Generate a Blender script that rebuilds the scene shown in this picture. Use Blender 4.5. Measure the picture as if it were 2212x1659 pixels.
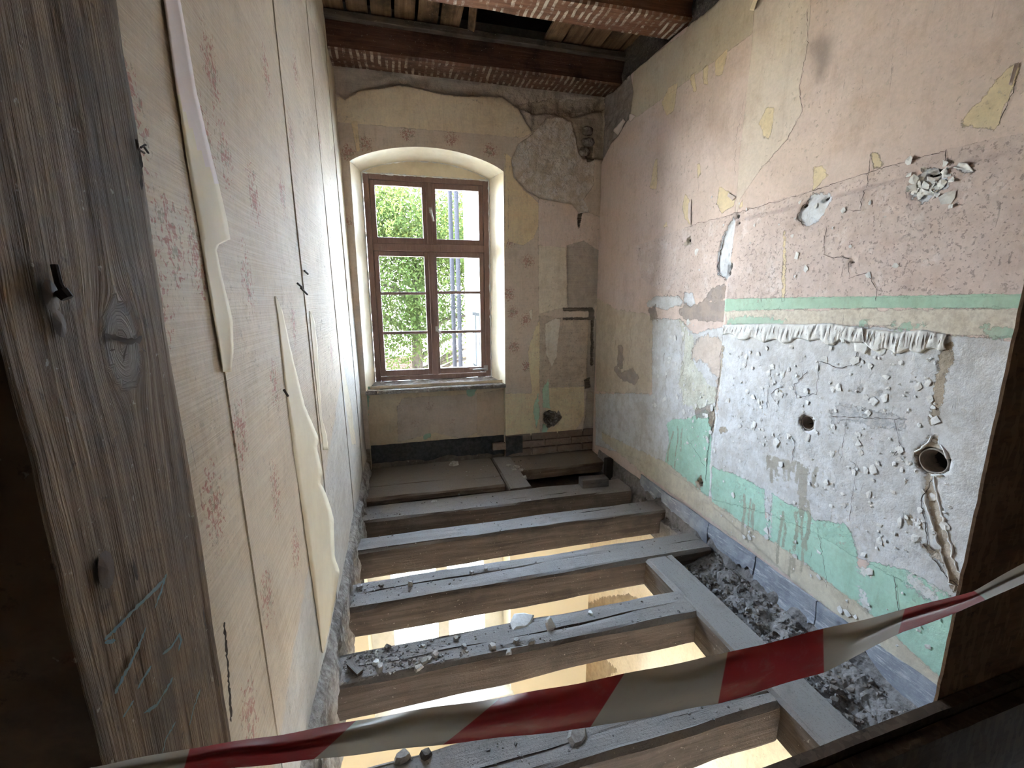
import bpy, math, random
import numpy as np
from mathutils import Vector, Matrix

for o in list(bpy.data.objects): bpy.data.objects.remove(o)
SC = bpy.context.scene
COL = SC.collection
random.seed(7); RNG = np.random.default_rng(7)

# ------------------------------------------------------------------ camera
F_PX = 939.84; YAW, PIT, ROLL = 0.25059349, 0.19281828, -0.0048285
CAM = np.array([0.0, 0.0, 1.4])
_cy, _sy, _cp, _sp, _cr, _sr = math.cos(YAW), math.sin(YAW), math.cos(PIT), math.sin(PIT), math.cos(ROLL), math.sin(ROLL)
FWD = np.array([_sy*_cp, _cy*_cp, -_sp]); _r0 = np.array([_cy, -_sy, 0.0]); _u0 = np.cross(_r0, FWD)
RT = _r0*_cr + _u0*_sr; UP = -_r0*_sr + _u0*_cr
cd = bpy.data.cameras.new('camera'); cam = bpy.data.objects.new('camera', cd); COL.objects.link(cam)
cd.sensor_fit = 'HORIZONTAL'; cd.sensor_width = 36.0; cd.lens = F_PX*36.0/2212.0
cd.clip_start = 0.02; cd.clip_end = 300
cam.matrix_world = Matrix(((RT[0], UP[0], -FWD[0], CAM[0]), (RT[1], UP[1], -FWD[1], CAM[1]), (RT[2], UP[2], -FWD[2], CAM[2]), (0, 0, 0, 1)))
SC.camera = cam

# ------------------------------------------------------------------ light
SC.view_settings.view_transform = 'Standard'; SC.view_settings.look = 'None'
SC.view_settings.gamma = 1.0; SC.view_settings.use_curve_mapping = False
SC.view_settings.exposure = 6.82
SC.cycles.max_bounces = 14; SC.cycles.diffuse_bounces = 8
W = bpy.data.worlds.new('daylight_sky'); SC.world = W; W.use_nodes = True
_nt = W.node_tree; _nt.nodes.clear()
_o = _nt.nodes.new('ShaderNodeOutputWorld'); _b = _nt.nodes.new('ShaderNodeBackground')
_tc = _nt.nodes.new('ShaderNodeTexCoord'); _sx = _nt.nodes.new('ShaderNodeSeparateXYZ'); _rp = _nt.nodes.new('ShaderNodeValToRGB')
_nt.links.new(_tc.outputs['Generated'], _sx.inputs[0]); _nt.links.new(_sx.outputs[2], _rp.inputs[0])
_rp.color_ramp.elements[0].position = 0.0; _rp.color_ramp.elements[0].color = (0.86, 0.93, 1.0, 1)
_rp.color_ramp.elements[1].position = 0.8; _rp.color_ramp.elements[1].color = (0.46, 0.68, 1.0, 1)
_nt.links.new(_rp.outputs[0], _b.inputs[0]); _b.inputs[1].default_value = 1.0
_nt.links.new(_b.outputs[0], _o.inputs[0])
sd = bpy.data.lights.new('sun', 'SUN'); sd.energy = 4.2; sd.angle = 0.01; sd.color = (1.0, 0.92, 0.80)
sun = bpy.data.objects.new('sun', sd); COL.objects.link(sun)
sun.rotation_euler = Vector((-0.42, 0.50, -0.76)).to_track_quat('-Z', 'Y').to_euler()
def portal(name, loc, w, h, rx=-90):
    ld = bpy.data.lights.new(name, 'AREA'); ld.shape = 'RECTANGLE'; ld.size = w; ld.size_y = h
    ld.cycles.is_portal = True
    o = bpy.data.objects.new(name, ld); COL.objects.link(o); o.location = loc
    o.rotation_euler = (math.radians(rx), 0, 0)
portal('window_portal', (0.29, 4.22, 1.55), 1.1, 1.75)
portal('fill_window_landing_portal', (1.0, -3.12, 1.7), 1.2, 1.0, 90)  # serves the added fill window behind the viewer
portal('lower_window_portal', (0.25, 4.22, -1.7), 1.1, 1.7)
portal('fill_window_lower_portal', (-1.55, 4.22, -1.7), 1.1, 1.7)  # serves the added, unseen fill window of the room below

# ------------------------------------------------------------------ dimensions (metres; camera stands at x=0 y=0)
XL, XR, YB = -0.33, 1.70, 3.62          # plank wall, right wall, window wall
YW = 3.92                               # inner face of window frame
ZC = 3.0                                # underside of ceiling beams

def ray(p): return RT*((p[0]-1106)/F_PX) + UP*((829.5-p[1])/F_PX) + FWD
def hit(p, ax, val):
    d = ray(p); return CAM + d*((val-CAM[ax])/d[ax])
def RW(pts, x=XR): return np.array([hit(p, 0, x)[[1, 2]] for p in pts])       # survey points on the right wall -> (y, z)
def BW(pts, y=YB): return np.array([hit(p, 1, y)[[0, 2]] for p in pts])       # on the window wall -> (x, z)
def LW(pts, x=XL): return np.array([hit(p, 0, x)[[1, 2]] for p in pts])       # on the plank wall -> (y, z)
def FL(pts, z=0.0): return np.array([hit(p, 2, z)[[0, 1]] for p in pts])
def PX(s): return [tuple(float(t) for t in q.split(',')) for q in s.split()]

# ------------------------------------------------------------------ numeric noise
_perm = RNG.random((256, 256))
def vnoise(x, y):
    xi = np.floor(x).astype(int); yi = np.floor(y).astype(int); xf = x-xi; yf = y-yi
    xf = xf*xf*(3-2*xf); yf = yf*yf*(3-2*yf)
    g = lambda a, b: _perm[a & 255, b & 255]
    return (g(xi, yi)*(1-xf)+g(xi+1, yi)*xf)*(1-yf) + (g(xi, yi+1)*(1-xf)+g(xi+1, yi+1)*xf)*yf
def fbm(x, y, o=4, r=0.5):
    s = 0; a = 1; t = 0
    for k in range(o):
        s = s+a*vnoise(x*2**k+17.3*k, y*2**k+5.1*k); t += a; a *= r
    return s/t-0.5
def sdf(P, poly):
    poly = np.asarray(poly); lo = poly.min(0)-0.12; hi = poly.max(0)+0.12
    out = np.full(len(P), -0.12)
    m = np.where((P[:, 0] > lo[0]) & (P[:, 0] < hi[0]) & (P[:, 1] > lo[1]) & (P[:, 1] < hi[1]))[0]
    if not len(m): return out
    Q = P[m]; d2 = np.full(len(Q), 1e9); ins = np.zeros(len(Q), bool); n = len(poly)
    for i in range(n):
        a = poly[i]; b = poly[(i+1) % n]; ab = b-a; l = max(ab@ab, 1e-12)
        t = np.clip(((Q-a)@ab)/l, 0, 1); d = Q-a-t[:, None]*ab; d2 = np.minimum(d2, (d*d).sum(1))
        c = ((a[1] > Q[:, 1]) != (b[1] > Q[:, 1]))
        xs = a[0]+(Q[:, 1]-a[1])/(b[1]-a[1]+1e-12)*ab[0]
        ins ^= c & (Q[:, 0] < xs)
    d = np.sqrt(d2); out[m] = np.clip(np.where(ins, d, -d), -0.12, 0.3)
    return out
def stroke(P, line, w):
    line = np.asarray(line); d2 = np.full(len(P), 1e9)
    for i in range(len(line)-1):
        a = line[i]; b = line[i+1]; ab = b-a; l = max(ab@ab, 1e-12)
        t = np.clip(((P-a)@ab)/l, 0, 1); d = P-a-t[:, None]*ab; d2 = np.minimum(d2, (d*d).sum(1))
    return np.maximum(w-np.sqrt(d2), -0.12)
def disc(P, c, r): return np.maximum(r-np.hypot(P[:, 0]-c[0], P[:, 1]-c[1]), -0.12)
def union(P, polys):
    s = np.full(len(P), -0.12)
    for p in polys: s = np.maximum(s, sdf(P, p))
    return s

# ------------------------------------------------------------------ object helpers
def tag(o, label=None, cat=None, group=None, kind=None):
    if label: o['label'] = label
    if cat: o['category'] = cat
    if group: o['group'] = group
    if kind: o['kind'] = kind
    return o
def setparent(o, p):
    o.parent = p; o.matrix_parent_inverse = Matrix.Translation(-Vector(p.location))
def empty(name, loc, **k):
    o = bpy.data.objects.new(name, None); COL.objects.link(o); o.location = loc; o.empty_display_size = 0.1
    return tag(o, **k)
def mobj(name, V, Fc, mat, parent=None, attrs=None, smooth=False, mats=None, mi=None, **k):
    V = np.asarray(V, float)
    c = np.array([(V[:, 0].min()+V[:, 0].max())/2, (V[:, 1].min()+V[:, 1].max())/2, V[:, 2].min()])
    me = bpy.data.meshes.new(name)
    me.from_pydata((V-c).tolist(), [], Fc if isinstance(Fc, list) else Fc.tolist())
    for m in (mats or [mat]): me.materials.append(m)
    if mi is not None: me.polygons.foreach_set('material_index', np.asarray(mi, np.int32))
    if attrs:
        for a, v in attrs.items():
            at = me.attributes.new(a, 'FLOAT', 'POINT'); at.data.foreach_set('value', np.asarray(v, np.float32))
    if smooth: me.polygons.foreach_set('use_smooth', np.ones(len(me.polygons), bool))
    me.update()
    o = bpy.data.objects.new(name, me); COL.objects.link(o); o.location = c
    if parent: setparent(o, parent)
    return tag(o, **k)
def struct(name, V, Fc, mat, parent=None, **k): return mobj(name, V, Fc, mat, parent, kind='structure', **k)
def gridfaces(nu, nv, off=0, flip=False):
    i = np.arange(nu-1)[:, None]*nv+np.arange(nv-1)[None, :]+off
    q = np.stack([i, i+nv, i+nv+1, i+1], -1).reshape(-1, 4)
    return q[:, ::-1] if flip else q
class MB:
    def __init__(s): s.v = []; s.f = []
    def add(s, V, Fc):
        n = len(s.v); s.v += [tuple(map(float, p)) for p in V]; s.f += [tuple(int(i)+n for i in q) for q in Fc]; return s
    def box(s, lo, hi):
        x0, y0, z0 = lo; x1, y1, z1 = hi
        return s.add([(x0,y0,z0),(x1,y0,z0),(x1,y1,z0),(x0,y1,z0),(x0,y0,z1),(x1,y0,z1),(x1,y1,z1),(x0,y1,z1)],
                     [(0,3,2,1),(4,5,6,7),(0,1,5,4),(1,2,6,5),(2,3,7,6),(3,0,4,7)])
    def tube(s, pts, r, n=8, cap=True):
        pts = [Vector(p) for p in pts]; rings = []; base = len(s.v)
        for i, p in enumerate(pts):
            t = (pts[min(i+1, len(pts)-1)]-pts[max(i-1, 0)]).normalized()
            a = t.orthogonal().normalized() if i == 0 else (a-t*a.dot(t)).normalized()
            b = t.cross(a); rr = r[i] if isinstance(r, (list, tuple)) else r
            s.v += [tuple(p+(a*math.cos(2*math.pi*k/n)+b*math.sin(2*math.pi*k/n))*rr) for k in range(n)]
        for i in range(len(pts)-1):
            for k in range(n):
                s.f.append((base+i*n+k, base+i*n+(k+1) % n, base+(i+1)*n+(k+1) % n, base+(i+1)*n+k))
        if cap:
            s.f.append(tuple(base+k for k in range(n))[::-1]); s.f.append(tuple(base+(len(pts)-1)*n+k for k in range(n)))
        return s
    def build(s, name, mat, parent=None, bevel=0, smooth=False, **k):
        o = mobj(name, s.v, s.f, mat, parent, smooth=smooth, **k)
        if bevel:
            m = o.modifiers.new('bevel', 'BEVEL'); m.width = bevel; m.segments = 2; m.limit_method = 'ANGLE'
        return o

# ------------------------------------------------------------------ material helpers
class G:
    def __init__(s, name):
        s.m = bpy.data.materials.new(name); s.m.use_nodes = True; s.t = s.m.node_tree; s.t.nodes.clear()
        s.out = s.t.nodes.new('ShaderNodeOutputMaterial'); s.p = s.t.nodes.new('ShaderNodeBsdfPrincipled')
        s.t.links.new(s.p.outputs[0], s.out.inputs[0])
    def put(s, sock, v):
        if isinstance(v, bpy.types.NodeSocket): s.t.links.new(v, sock)
        elif isinstance(v, (tuple, list)) and len(v) == 3 and sock.type == 'RGBA': sock.default_value = (*v, 1)
        else: sock.default_value = v
    def n(s, ty, ins=None, **pr):
        nd = s.t.nodes.new('ShaderNode'+ty)
        for k, v in pr.items(): setattr(nd, k, v)
        for k, v in (ins or {}).items(): s.put(nd.inputs[k], v)
        return nd
    def pos(s): return s.n('NewGeometry').outputs['Position']
    def obj(s): return s.n('TexCoord').outputs['Object']
    def rnd(s): return s.n('ObjectInfo').outputs['Random']
    def nrm(s, axis=2): return s.n('SeparateXYZ', {0: s.n('NewGeometry').outputs['Normal']}).outputs[axis]
    def map(s, v, sc=(1,1,1), loc=(0,0,0), rot=(0,0,0)): return s.n('Mapping', {0: v, 1: loc, 2: rot, 3: sc}).outputs[0]
    def noise(s, v, sc, det=4, ro=0.6, di=0.0): return s.n('TexNoise', {'Vector': v, 'Scale': sc, 'Detail': det, 'Roughness': ro, 'Distortion': di}).outputs[0]
    def vor(s, v, sc, out='Distance', **k): return s.n('TexVoronoi', {'Vector': v, 'Scale': sc}, **k).outputs[out]
    def ma(s, op, a, b=0.0, c=False):
        nd = s.n('Math', {0: a, 1: b}, operation=op); nd.use_clamp = c; return nd.outputs[0]
    def mix(s, f, a, b, mode='MIX'):
        nd = s.n('Mix', data_type='RGBA', blend_type=mode); s.put(nd.inputs[0], f); s.put(nd.inputs[6], a); s.put(nd.inputs[7], b); return nd.outputs[2]
    def st(s, x, a, b, lo=0.0, hi=1.0): return s.n('MapRange', {0: x, 1: a, 2: b, 3: lo, 4: hi}, interpolation_type='SMOOTHSTEP').outputs[0]
    def attr(s, a): return s.n('Attribute', attribute_name=a).outputs['Fac']
    def bump(s, h, dist=0.01, st=1.0): return s.n('Bump', {'Height': h, 'Distance': dist, 'Strength': st}).outputs[0]
    def fin(s, col, ro=0.8, bump=None, spec=0.3, **k):
        s.put(s.p.inputs['Base Color'], col); s.put(s.p.inputs['Roughness'], ro); s.p.inputs['Specular IOR Level'].default_value = spec
        if bump: s.t.links.new(bump, s.p.inputs['Normal'])
        for a, v in k.items(): s.put(s.p.inputs[a], v)
        return s.m

def layered(name, base, layers, sprig=None, rough=0.75, spec=0.3, linen=0.0):
    """old wall finishes one over the other; every layer has an outline (signed distance attribute) frayed by noise"""
    g = G(name); P = g.pos()
    n1 = g.noise(P, 3.0, 6, 0.65); n2 = g.noise(P, 14, 5, 0.7); n3 = g.noise(P, 60, 4, 0.7); nf = g.noise(P, 26, 8, 0.8)
    pat = {'big': n1, 'mid': n2, 'fine': n3}
    col = g.mix(g.st(n1, 0.35, 0.65), base[0], base[1]); h = g.ma('MULTIPLY', n2, 0.0015)
    if sprig:
        sp = g.attr(sprig)
        prob = g.st(sp, -0.04, 0.03)
        scr = g.noise(g.map(P, (1, 1, 0.8)), 95, 3, 0.55, 0.9); m = g.ma('MULTIPLY', g.st(g.ma('ADD', scr, g.ma('MULTIPLY', prob, 0.20)), 0.64, 0.68), g.st(prob, 0.0, 0.25, 0, 0.75))
        col = g.mix(m, col, g.mix(g.st(g.noise(P, 38, 2, .5), 0.52, 0.58), (0.38, 0.12, 0.10), (0.27, 0.22, 0.15)))
    for L in layers:
        d = g.attr(L['a'])
        e = L.get('e', 0.012); w = L.get('w', 0.0012)
        d = g.ma('ADD', d, g.ma('MULTIPLY', g.ma('SUBTRACT', nf, 0.5), e*3.4))
        if 'e2' in L: d = g.ma('ADD', d, g.ma('MULTIPLY', g.ma('SUBTRACT', n2, 0.5), L['e2']))
        mk = g.st(d, -w, w)
        if 'k' in L: mk = g.ma('MULTIPLY', mk, L['k'])
        c = g.mix(g.st(pat[L.get('p', 'mid')], 0.4, 0.62), L['c'][0], L['c'][1])
        if 'holes' in L: mk = g.ma('MULTIPLY', mk, g.st(g.noise(P, L['holes'][0], 7, 0.72), L['holes'][1]-0.01, L['holes'][1]+0.01))
        col = g.mix(mk, col, c)
        if L.get('rim', 0.5) and w < 0.003 and 'holes' not in L: col = g.mix(g.ma('MULTIPLY', g.st(g.ma('ABSOLUTE', d), 0.004, 0.0005, 0, L.get('rim', 0.5)), g.st(n2, 0.47, 0.60)), col, (0.20, 0.16, 0.13))
        h = g.ma('ADD', h, g.ma('MULTIPLY', mk, L.get('h', 0.0008)))
        if 'rh' in L: h = g.ma('ADD', h, g.ma('MULTIPLY', g.ma('MULTIPLY', mk, n3), L['rh']))
    stain = g.noise(g.map(P, (1.3, 1.3, 0.55)), 2.2, 7, 0.7)
    col = g.mix(g.st(stain, 0.5, 0.75, 0, 0.35), col, (0.30, 0.25, 0.20), 'MULTIPLY') if False else g.mix(g.st(stain, 0.5, 0.78, 0, 0.28), col, (0.36, 0.30, 0.24))
    drag = g.noise(g.map(P, (9, 9, 1.4)), 3.0, 6, 0.75); col = g.mix(g.st(drag, 0.50, 0.74, 0, 0.36), col, (0.66, 0.60, 0.54), 'MULTIPLY')
    spk = g.st(g.noise(P, 130, 3, 0.8), 0.66, 0.72, 0, 0.55)
    spk = g.ma('MULTIPLY', spk, g.st(g.noise(P, 5, 4, 0.6), 0.45, 0.6))
    col = g.mix(spk, col, (0.13, 0.10, 0.08))
    bl = g.noise(P, 1.7, 9, 0.72); col = g.mix(g.st(bl, 0.50, 0.70, 0, 0.55), col, (0.68, 0.62, 0.55), 'MULTIPLY'); col = g.mix(g.st(g.noise(P, 6.5, 8, 0.75), 0.50, 0.68, 0, 0.45), col, (0.72, 0.66, 0.58), 'MULTIPLY')
    scr = g.ma('MULTIPLY', g.st(g.noise(g.map(P, (70, 70, 7)), 1.0, 5, 0.75, 0.5), 0.64, 0.70), g.st(g.noise(P, 3.5, 4, 0.7), 0.44, 0.58, 0, 0.75))
    col = g.mix(scr, col, (0.20, 0.17, 0.15)); h = g.ma('SUBTRACT', h, g.ma('MULTIPLY', scr, 0.0012))
    flk = g.st(g.noise(P, 40, 7, 0.8), 0.60, 0.615); flk = g.ma('MULTIPLY', flk, g.st(g.noise(P, 2.6, 4, 0.7), 0.46, 0.56, 0, 0.75))
    col = g.mix(flk, col, g.mix(n1, (0.42, 0.36, 0.30), (0.66, 0.60, 0.52))); h = g.ma('SUBTRACT', h, g.ma('MULTIPLY', flk, 0.0012))
    col = g.mix(g.st(n3, 0.3, 0.75, 0.0, 0.16), col, (0.2, 0.17, 0.14))
    h = g.ma('ADD', h, g.ma('MULTIPLY', n3, 0.0012))
    if linen:
        ln = g.noise(g.map(P, (3, 3, 260)), 1.0, 2, 0.5); h = g.ma('ADD', h, g.ma('MULTIPLY', ln, linen))
        col = g.mix(g.st(ln, 0.42, 0.62, 0.0, 0.22), col, (0.78, 0.70, 0.58)); col = g.mix(g.st(g.noise(g.map(P, (150, 150, 8)), 1.0, 2, 0.5), 0.55, 0.7, 0.0, 0.12), col, (0.3, 0.26, 0.22))
    return g.fin(col, rough, g.bump(h, 1.0), spec)

def wood(name, c1, c2, axis='x', dust=None, dark=0.5, rough=0.8, marks=None, scale=1.0, spec=0.25):
    g = G(name); P = g.n('VectorMath', {0: g.obj(), 1: g.n('CombineXYZ', {0: g.ma('MULTIPLY', g.rnd(), 37.0), 1: g.ma('MULTIPLY', g.rnd(), 91.0), 2: 0.0}).outputs[0]}, operation='ADD').outputs[0]
    sc = {'x': (2.2, 42, 42), 'y': (42, 2.2, 42), 'z': (42, 42, 2.2)}[axis]
    sc = tuple(q*scale for q in sc)
    gr = g.noise(g.map(P, sc), 1.0, 6, 0.7, 0.4); big = g.noise(P, 4.5, 5, 0.65)
    fib = g.noise(g.map(P, tuple(q*3.5 for q in sc)), 1.0, 4, 0.7)
    col = g.mix(g.st(gr, 0.35, 0.68), c1, c2)
    col = g.mix(g.st(big, 0.45, 0.7, 0, dark), col, tuple(q*0.35 for q in c1))
    col = g.mix(g.st(fib, 0.60, 0.72, 0, 0.6), col, tuple(q*0.3 for q in c1))
    col = g.mix(g.st(g.noise(P, 90, 2, 0.6), 0.68, 0.74, 0, 0.6), col, (0.42, 0.36, 0.30))
    h = g.ma('ADD', g.ma('MULTIPLY', gr, 0.004), g.ma('MULTIPLY', fib, 0.002))
    if marks:
        lines = g.st(g.n('TexWave', {'Vector': P, 'Scale': 7.0, 'Distortion': 2.2, 'Detail': 2.0, 'Detail Scale': 1.2}, bands_direction='X').outputs[1], 0.55, 0.75)
        mk = g.ma('MULTIPLY', lines, g.ma('MULTIPLY', g.st(g.noise(g.map(P, (2.5, 4, 3)), 3.0, 5, 0.7), 0.42, 0.54), g.st(g.noise(P, 5.0, 4, 0.7), 0.38, 0.56)))
        mk = g.ma('MULTIPLY', mk, g.st(g.nrm(), -0.5, -0.9))
        col = g.mix(g.ma('MULTIPLY', mk, marks[1]), col, marks[0]); h = g.ma('ADD', h, g.ma('MULTIPLY', mk, 0.003))
    if dust:
        dn = g.noise(P, 7, 6, 0.7)
        mk = g.ma('MULTIPLY', g.st(g.nrm(), 0.45, 0.85), g.st(dn, 0.2, 0.5, 0.6, 1.0))
        dc = g.mix(g.st(g.noise(P, 160, 3, 0.7), 0.55, 0.7, 0, 0.8), dust[0], dust[1])
        dc = g.mix(g.st(fib, 0.55, 0.75, 0, 0.5), dc, dust[1])
        col = g.mix(mk, col, dc); h = g.ma('ADD', h, g.ma('MULTIPLY', g.noise(P, 120, 4, 0.8), 0.003))
    return g.fin(col, rough, g.bump(h, 1.0), spec)

def plain(name, c1, c2=None, rough=0.7, spec=0.3, sc=20, bump=0.001, **k):
    g = G(name); P = g.pos(); n = g.noise(P, sc, 5, 0.65)
    c2 = c2 or tuple(q*0.8 for q in c1)
    col = g.mix(g.st(n, 0.35, 0.65), c2, c1)
    return g.fin(col, rough, g.bump(g.ma('MULTIPLY', n, bump), 1.0) if bump else None, spec, **k)

def rubble(name, c1, c2, c3, sc=30, bs=1.0):
    g = G(name); P = g.pos()
    a = g.noise(P, sc, 6, 0.75); b = g.noise(P, sc*0.25, 5, 0.65)
    v = g.vor(P, sc*1.6)
    col = g.mix(g.st(a, 0.35, 0.65), c1, c2); col = g.mix(g.st(b, 0.45, 0.62, 0, 0.8), col, c3)
    h = g.ma('ADD', g.ma('MULTIPLY', a, 0.012*bs), g.ma('MULTIPLY', v, 0.006*bs))
    return g.fin(col, 0.95, g.bump(h, 1.0), 0.1)

# ------------------------------------------------------------------ materials
JOIST = wood('old_joist_wood', (0.070, 0.050, 0.039), (0.122, 0.094, 0.075), 'x', dust=((0.265, 0.243, 0.232), (0.13, 0.116, 0.108)))
TRIMW = wood('trimmer_wood', (0.085, 0.060, 0.046), (0.14, 0.108, 0.084), 'y', dust=((0.27, 0.25, 0.24), (0.14, 0.125, 0.117)))
LEDGE = wood('dusty_ledge_wood', (0.14, 0.10, 0.075), (0.24, 0.18, 0.14), 'x', dust=((0.24, 0.205, 0.175), (0.13, 0.105, 0.085)))
CEILB = wood('ceiling_beam_wood', (0.085, 0.042, 0.028), (0.15, 0.078, 0.052), 'x', marks=((0.46, 0.38, 0.30), 0.7), dark=0.7)
CEIL_LIT = wood('lit_beam_wood', (0.16, 0.075, 0.045), (0.27, 0.135, 0.082), 'x', marks=((0.66, 0.57, 0.48), 0.9), dark=0.5)  # same beam wood in a lighter tone: light from below put into the colour
CEILP = wood('ceiling_board_wood', (0.13, 0.075, 0.042), (0.23, 0.14, 0.08), 'y', dark=0.95)
SOOT = rubble('sooty_stone', (0.05, 0.043, 0.038), (0.10, 0.085, 0.075), (0.03, 0.026, 0.024), 18)
MORTAR = rubble('crumbling_mortar', (0.42, 0.39, 0.36), (0.28, 0.25, 0.23), (0.19, 0.165, 0.15), 34)
DEBRIS = rubble('loose_rubble', (0.27, 0.255, 0.25), (0.21, 0.195, 0.19), (0.165, 0.15, 0.145), 45, 0.4)
BRICKM = rubble('old_brick', (0.30, 0.225, 0.185), (0.25, 0.19, 0.155), (0.34, 0.29, 0.25), 25)
FRAME = wood('window_frame_paint', (0.21, 0.125, 0.105), (0.25, 0.155, 0.13), 'z', dark=0.25, rough=0.5, spec=0.4)
METAL = plain('dull_metal', (0.50, 0.48, 0.45), rough=0.4, spec=0.5, Metallic=0.6)
IRON = plain('rusty_iron', (0.05, 0.04, 0.035), rough=0.7)
CREAM = plain('cream_paper_back', (0.70, 0.61, 0.45), (0.66, 0.57, 0.42), 0.75, sc=9, bump=0.0006)
PINKP = plain('pink_paper', (0.70, 0.60, 0.57), (0.66, 0.56, 0.53), 0.75, sc=9, bump=0.0006)
WHITEP = plain('white_plaster', (0.76, 0.76, 0.75), (0.64, 0.63, 0.61), 0.8, sc=40, bump=0.003)
CHIPM = plain('plaster_chip', (0.46, 0.43, 0.405), (0.32, 0.295, 0.275), 0.9, sc=60, bump=0.003)
CHIPD = plain('dark_chip', (0.20, 0.17, 0.15), (0.10, 0.085, 0.075), 0.9, sc=60, bump=0.003)
CRACK = plain('crack_shadow_dirt', (0.09, 0.07, 0.06), rough=0.95, spec=0.05, bump=0)
PIPE = plain('clay_pipe', (0.30, 0.25, 0.21), (0.18, 0.15, 0.13), 0.8)
BLACKB = plain('near_black_boards', (0.03, 0.026, 0.024), rough=0.95, bump=0)  # near-black colour for the plank backing and the attic deck
BLUEINK = plain('blue_chalk', (0.10, 0.17, 0.20), (0.13, 0.16, 0.16), 0.9, sc=90)

# right wall
R_L = [
 dict(a='frieze', c=((0.56, 0.48, 0.37), (0.60, 0.52, 0.41)), e=0.004, h=0.0012, p='big'),
 dict(a='sheet', rim=0.2, c=((0.70, 0.60, 0.52), (0.66, 0.565, 0.50)), e=0.003, h=0.0012, p='big'),
 dict(a='dirt', rim=0, c=((0.64, 0.53, 0.495), (0.56, 0.45, 0.415)), e=0.006, h=-0.0006, k=0.75),
 dict(a='dirt', c=((0.22, 0.17, 0.15), (0.30, 0.24, 0.21)), e=0.02, h=-0.001, k=0.6, holes=(75, 0.60), p='fine'),
 dict(a='dirt', c=((0.74, 0.66, 0.64), (0.70, 0.62, 0.60)), e=0.02, h=0.0, k=0.5, holes=(9, 0.58), p='fine'),
 dict(a='tan', c=((0.74, 0.61, 0.40), (0.68, 0.56, 0.37)), e=0.013, e2=0.012, h=-0.0012),
 dict(a='smudge', c=((0.14, 0.11, 0.10), (0.18, 0.14, 0.12)), e=0.01, w=0.035, k=0.6, h=0.0),
 dict(a='lefttan', c=((0.62, 0.54, 0.44), (0.54, 0.46, 0.37)), e=0.019, e2=0.04, h=-0.0008),
 dict(a='white', c=((0.66, 0.67, 0.69), (0.55, 0.55, 0.555)), e=0.019, e2=0.04, h=0.001, rh=0.0015),
 dict(a='beige', c=((0.66, 0.61, 0.52), (0.56, 0.50, 0.42)), e=0.016, e2=0.04, h=0.0006, p='fine'),
 dict(a='greenstripe', c=((0.38, 0.56, 0.43), (0.42, 0.60, 0.47)), e=0.006, h=0.0004),
 dict(a='greenbits', c=((0.38, 0.53, 0.42), (0.46, 0.58, 0.47)), e=0.035, e2=0.04, h=0.0004),
 dict(a='mottle', c=((0.68, 0.69, 0.62), (0.58, 0.58, 0.50)), e=0.035, e2=0.04, h=-0.0012, rh=0.002),
 dict(a='pinkpatch', c=((0.62, 0.53, 0.47), (0.57, 0.48, 0.42)), e=0.032, e2=0.04, h=-0.0015),
 dict(a='green', c=((0.44, 0.68, 0.57), (0.39, 0.62, 0.51)), e=0.019, h=-0.001, e2=0.02),
 dict(a='whiteover', c=((0.74, 0.76, 0.76), (0.68, 0.70, 0.69)), e=0.03, e2=0.03, w=0.004, h=0.0006, holes=(22, 0.5)),
 dict(a='basestrip', c=((0.66, 0.61, 0.50), (0.58, 0.53, 0.44)), e=0.022, e2=0.04, h=0.0005),
 dict(a='darkpatch', c=((0.22, 0.19, 0.18), (0.34, 0.27, 0.23)), e=0.02, e2=0.03, k=0.8, h=-0.001),
 dict(a='greyscrape', c=((0.42, 0.43, 0.45), (0.62, 0.62, 0.63)), e=0.03, p='fine', h=-0.002),
 dict(a='bluewhite', c=((0.70, 0.73, 0.78), (0.60, 0.62, 0.66)), e=0.019, e2=0.012, h=-0.003),
 dict(a='brownflat', c=((0.44, 0.37, 0.29), (0.36, 0.30, 0.23)), e=0.02, h=-0.002, rh=0.002),
 dict(a='brown', c=((0.50, 0.43, 0.355), (0.38, 0.32, 0.26)), e=0.022, e2=0.04, h=-0.004, rh=0.004),
 dict(a='drip', c=((0.30, 0.27, 0.21), (0.38, 0.34, 0.27)), e=0.010, w=0.003, h=0.0, k=0.75, holes=(18, 0.40)),
 dict(a='damage', c=((0.36, 0.31, 0.29), (0.27, 0.23, 0.21)), e=0.032, e2=0.04, h=-0.004, rh=0.008),
 dict(a='topdark', c=((0.07, 0.06, 0.055), (0.12, 0.10, 0.09)), e=0.032, e2=0.04, h=-0.004, rh=0.01, p='fine'),
 dict(a='hole', c=((0.03, 0.026, 0.024), (0.05, 0.04, 0.035)), e=0.002, h=0.0),
]
RWALL = layered('right_wall_finishes', ((0.69, 0.555, 0.505), (0.65, 0.52, 0.465)), R_L)
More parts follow.
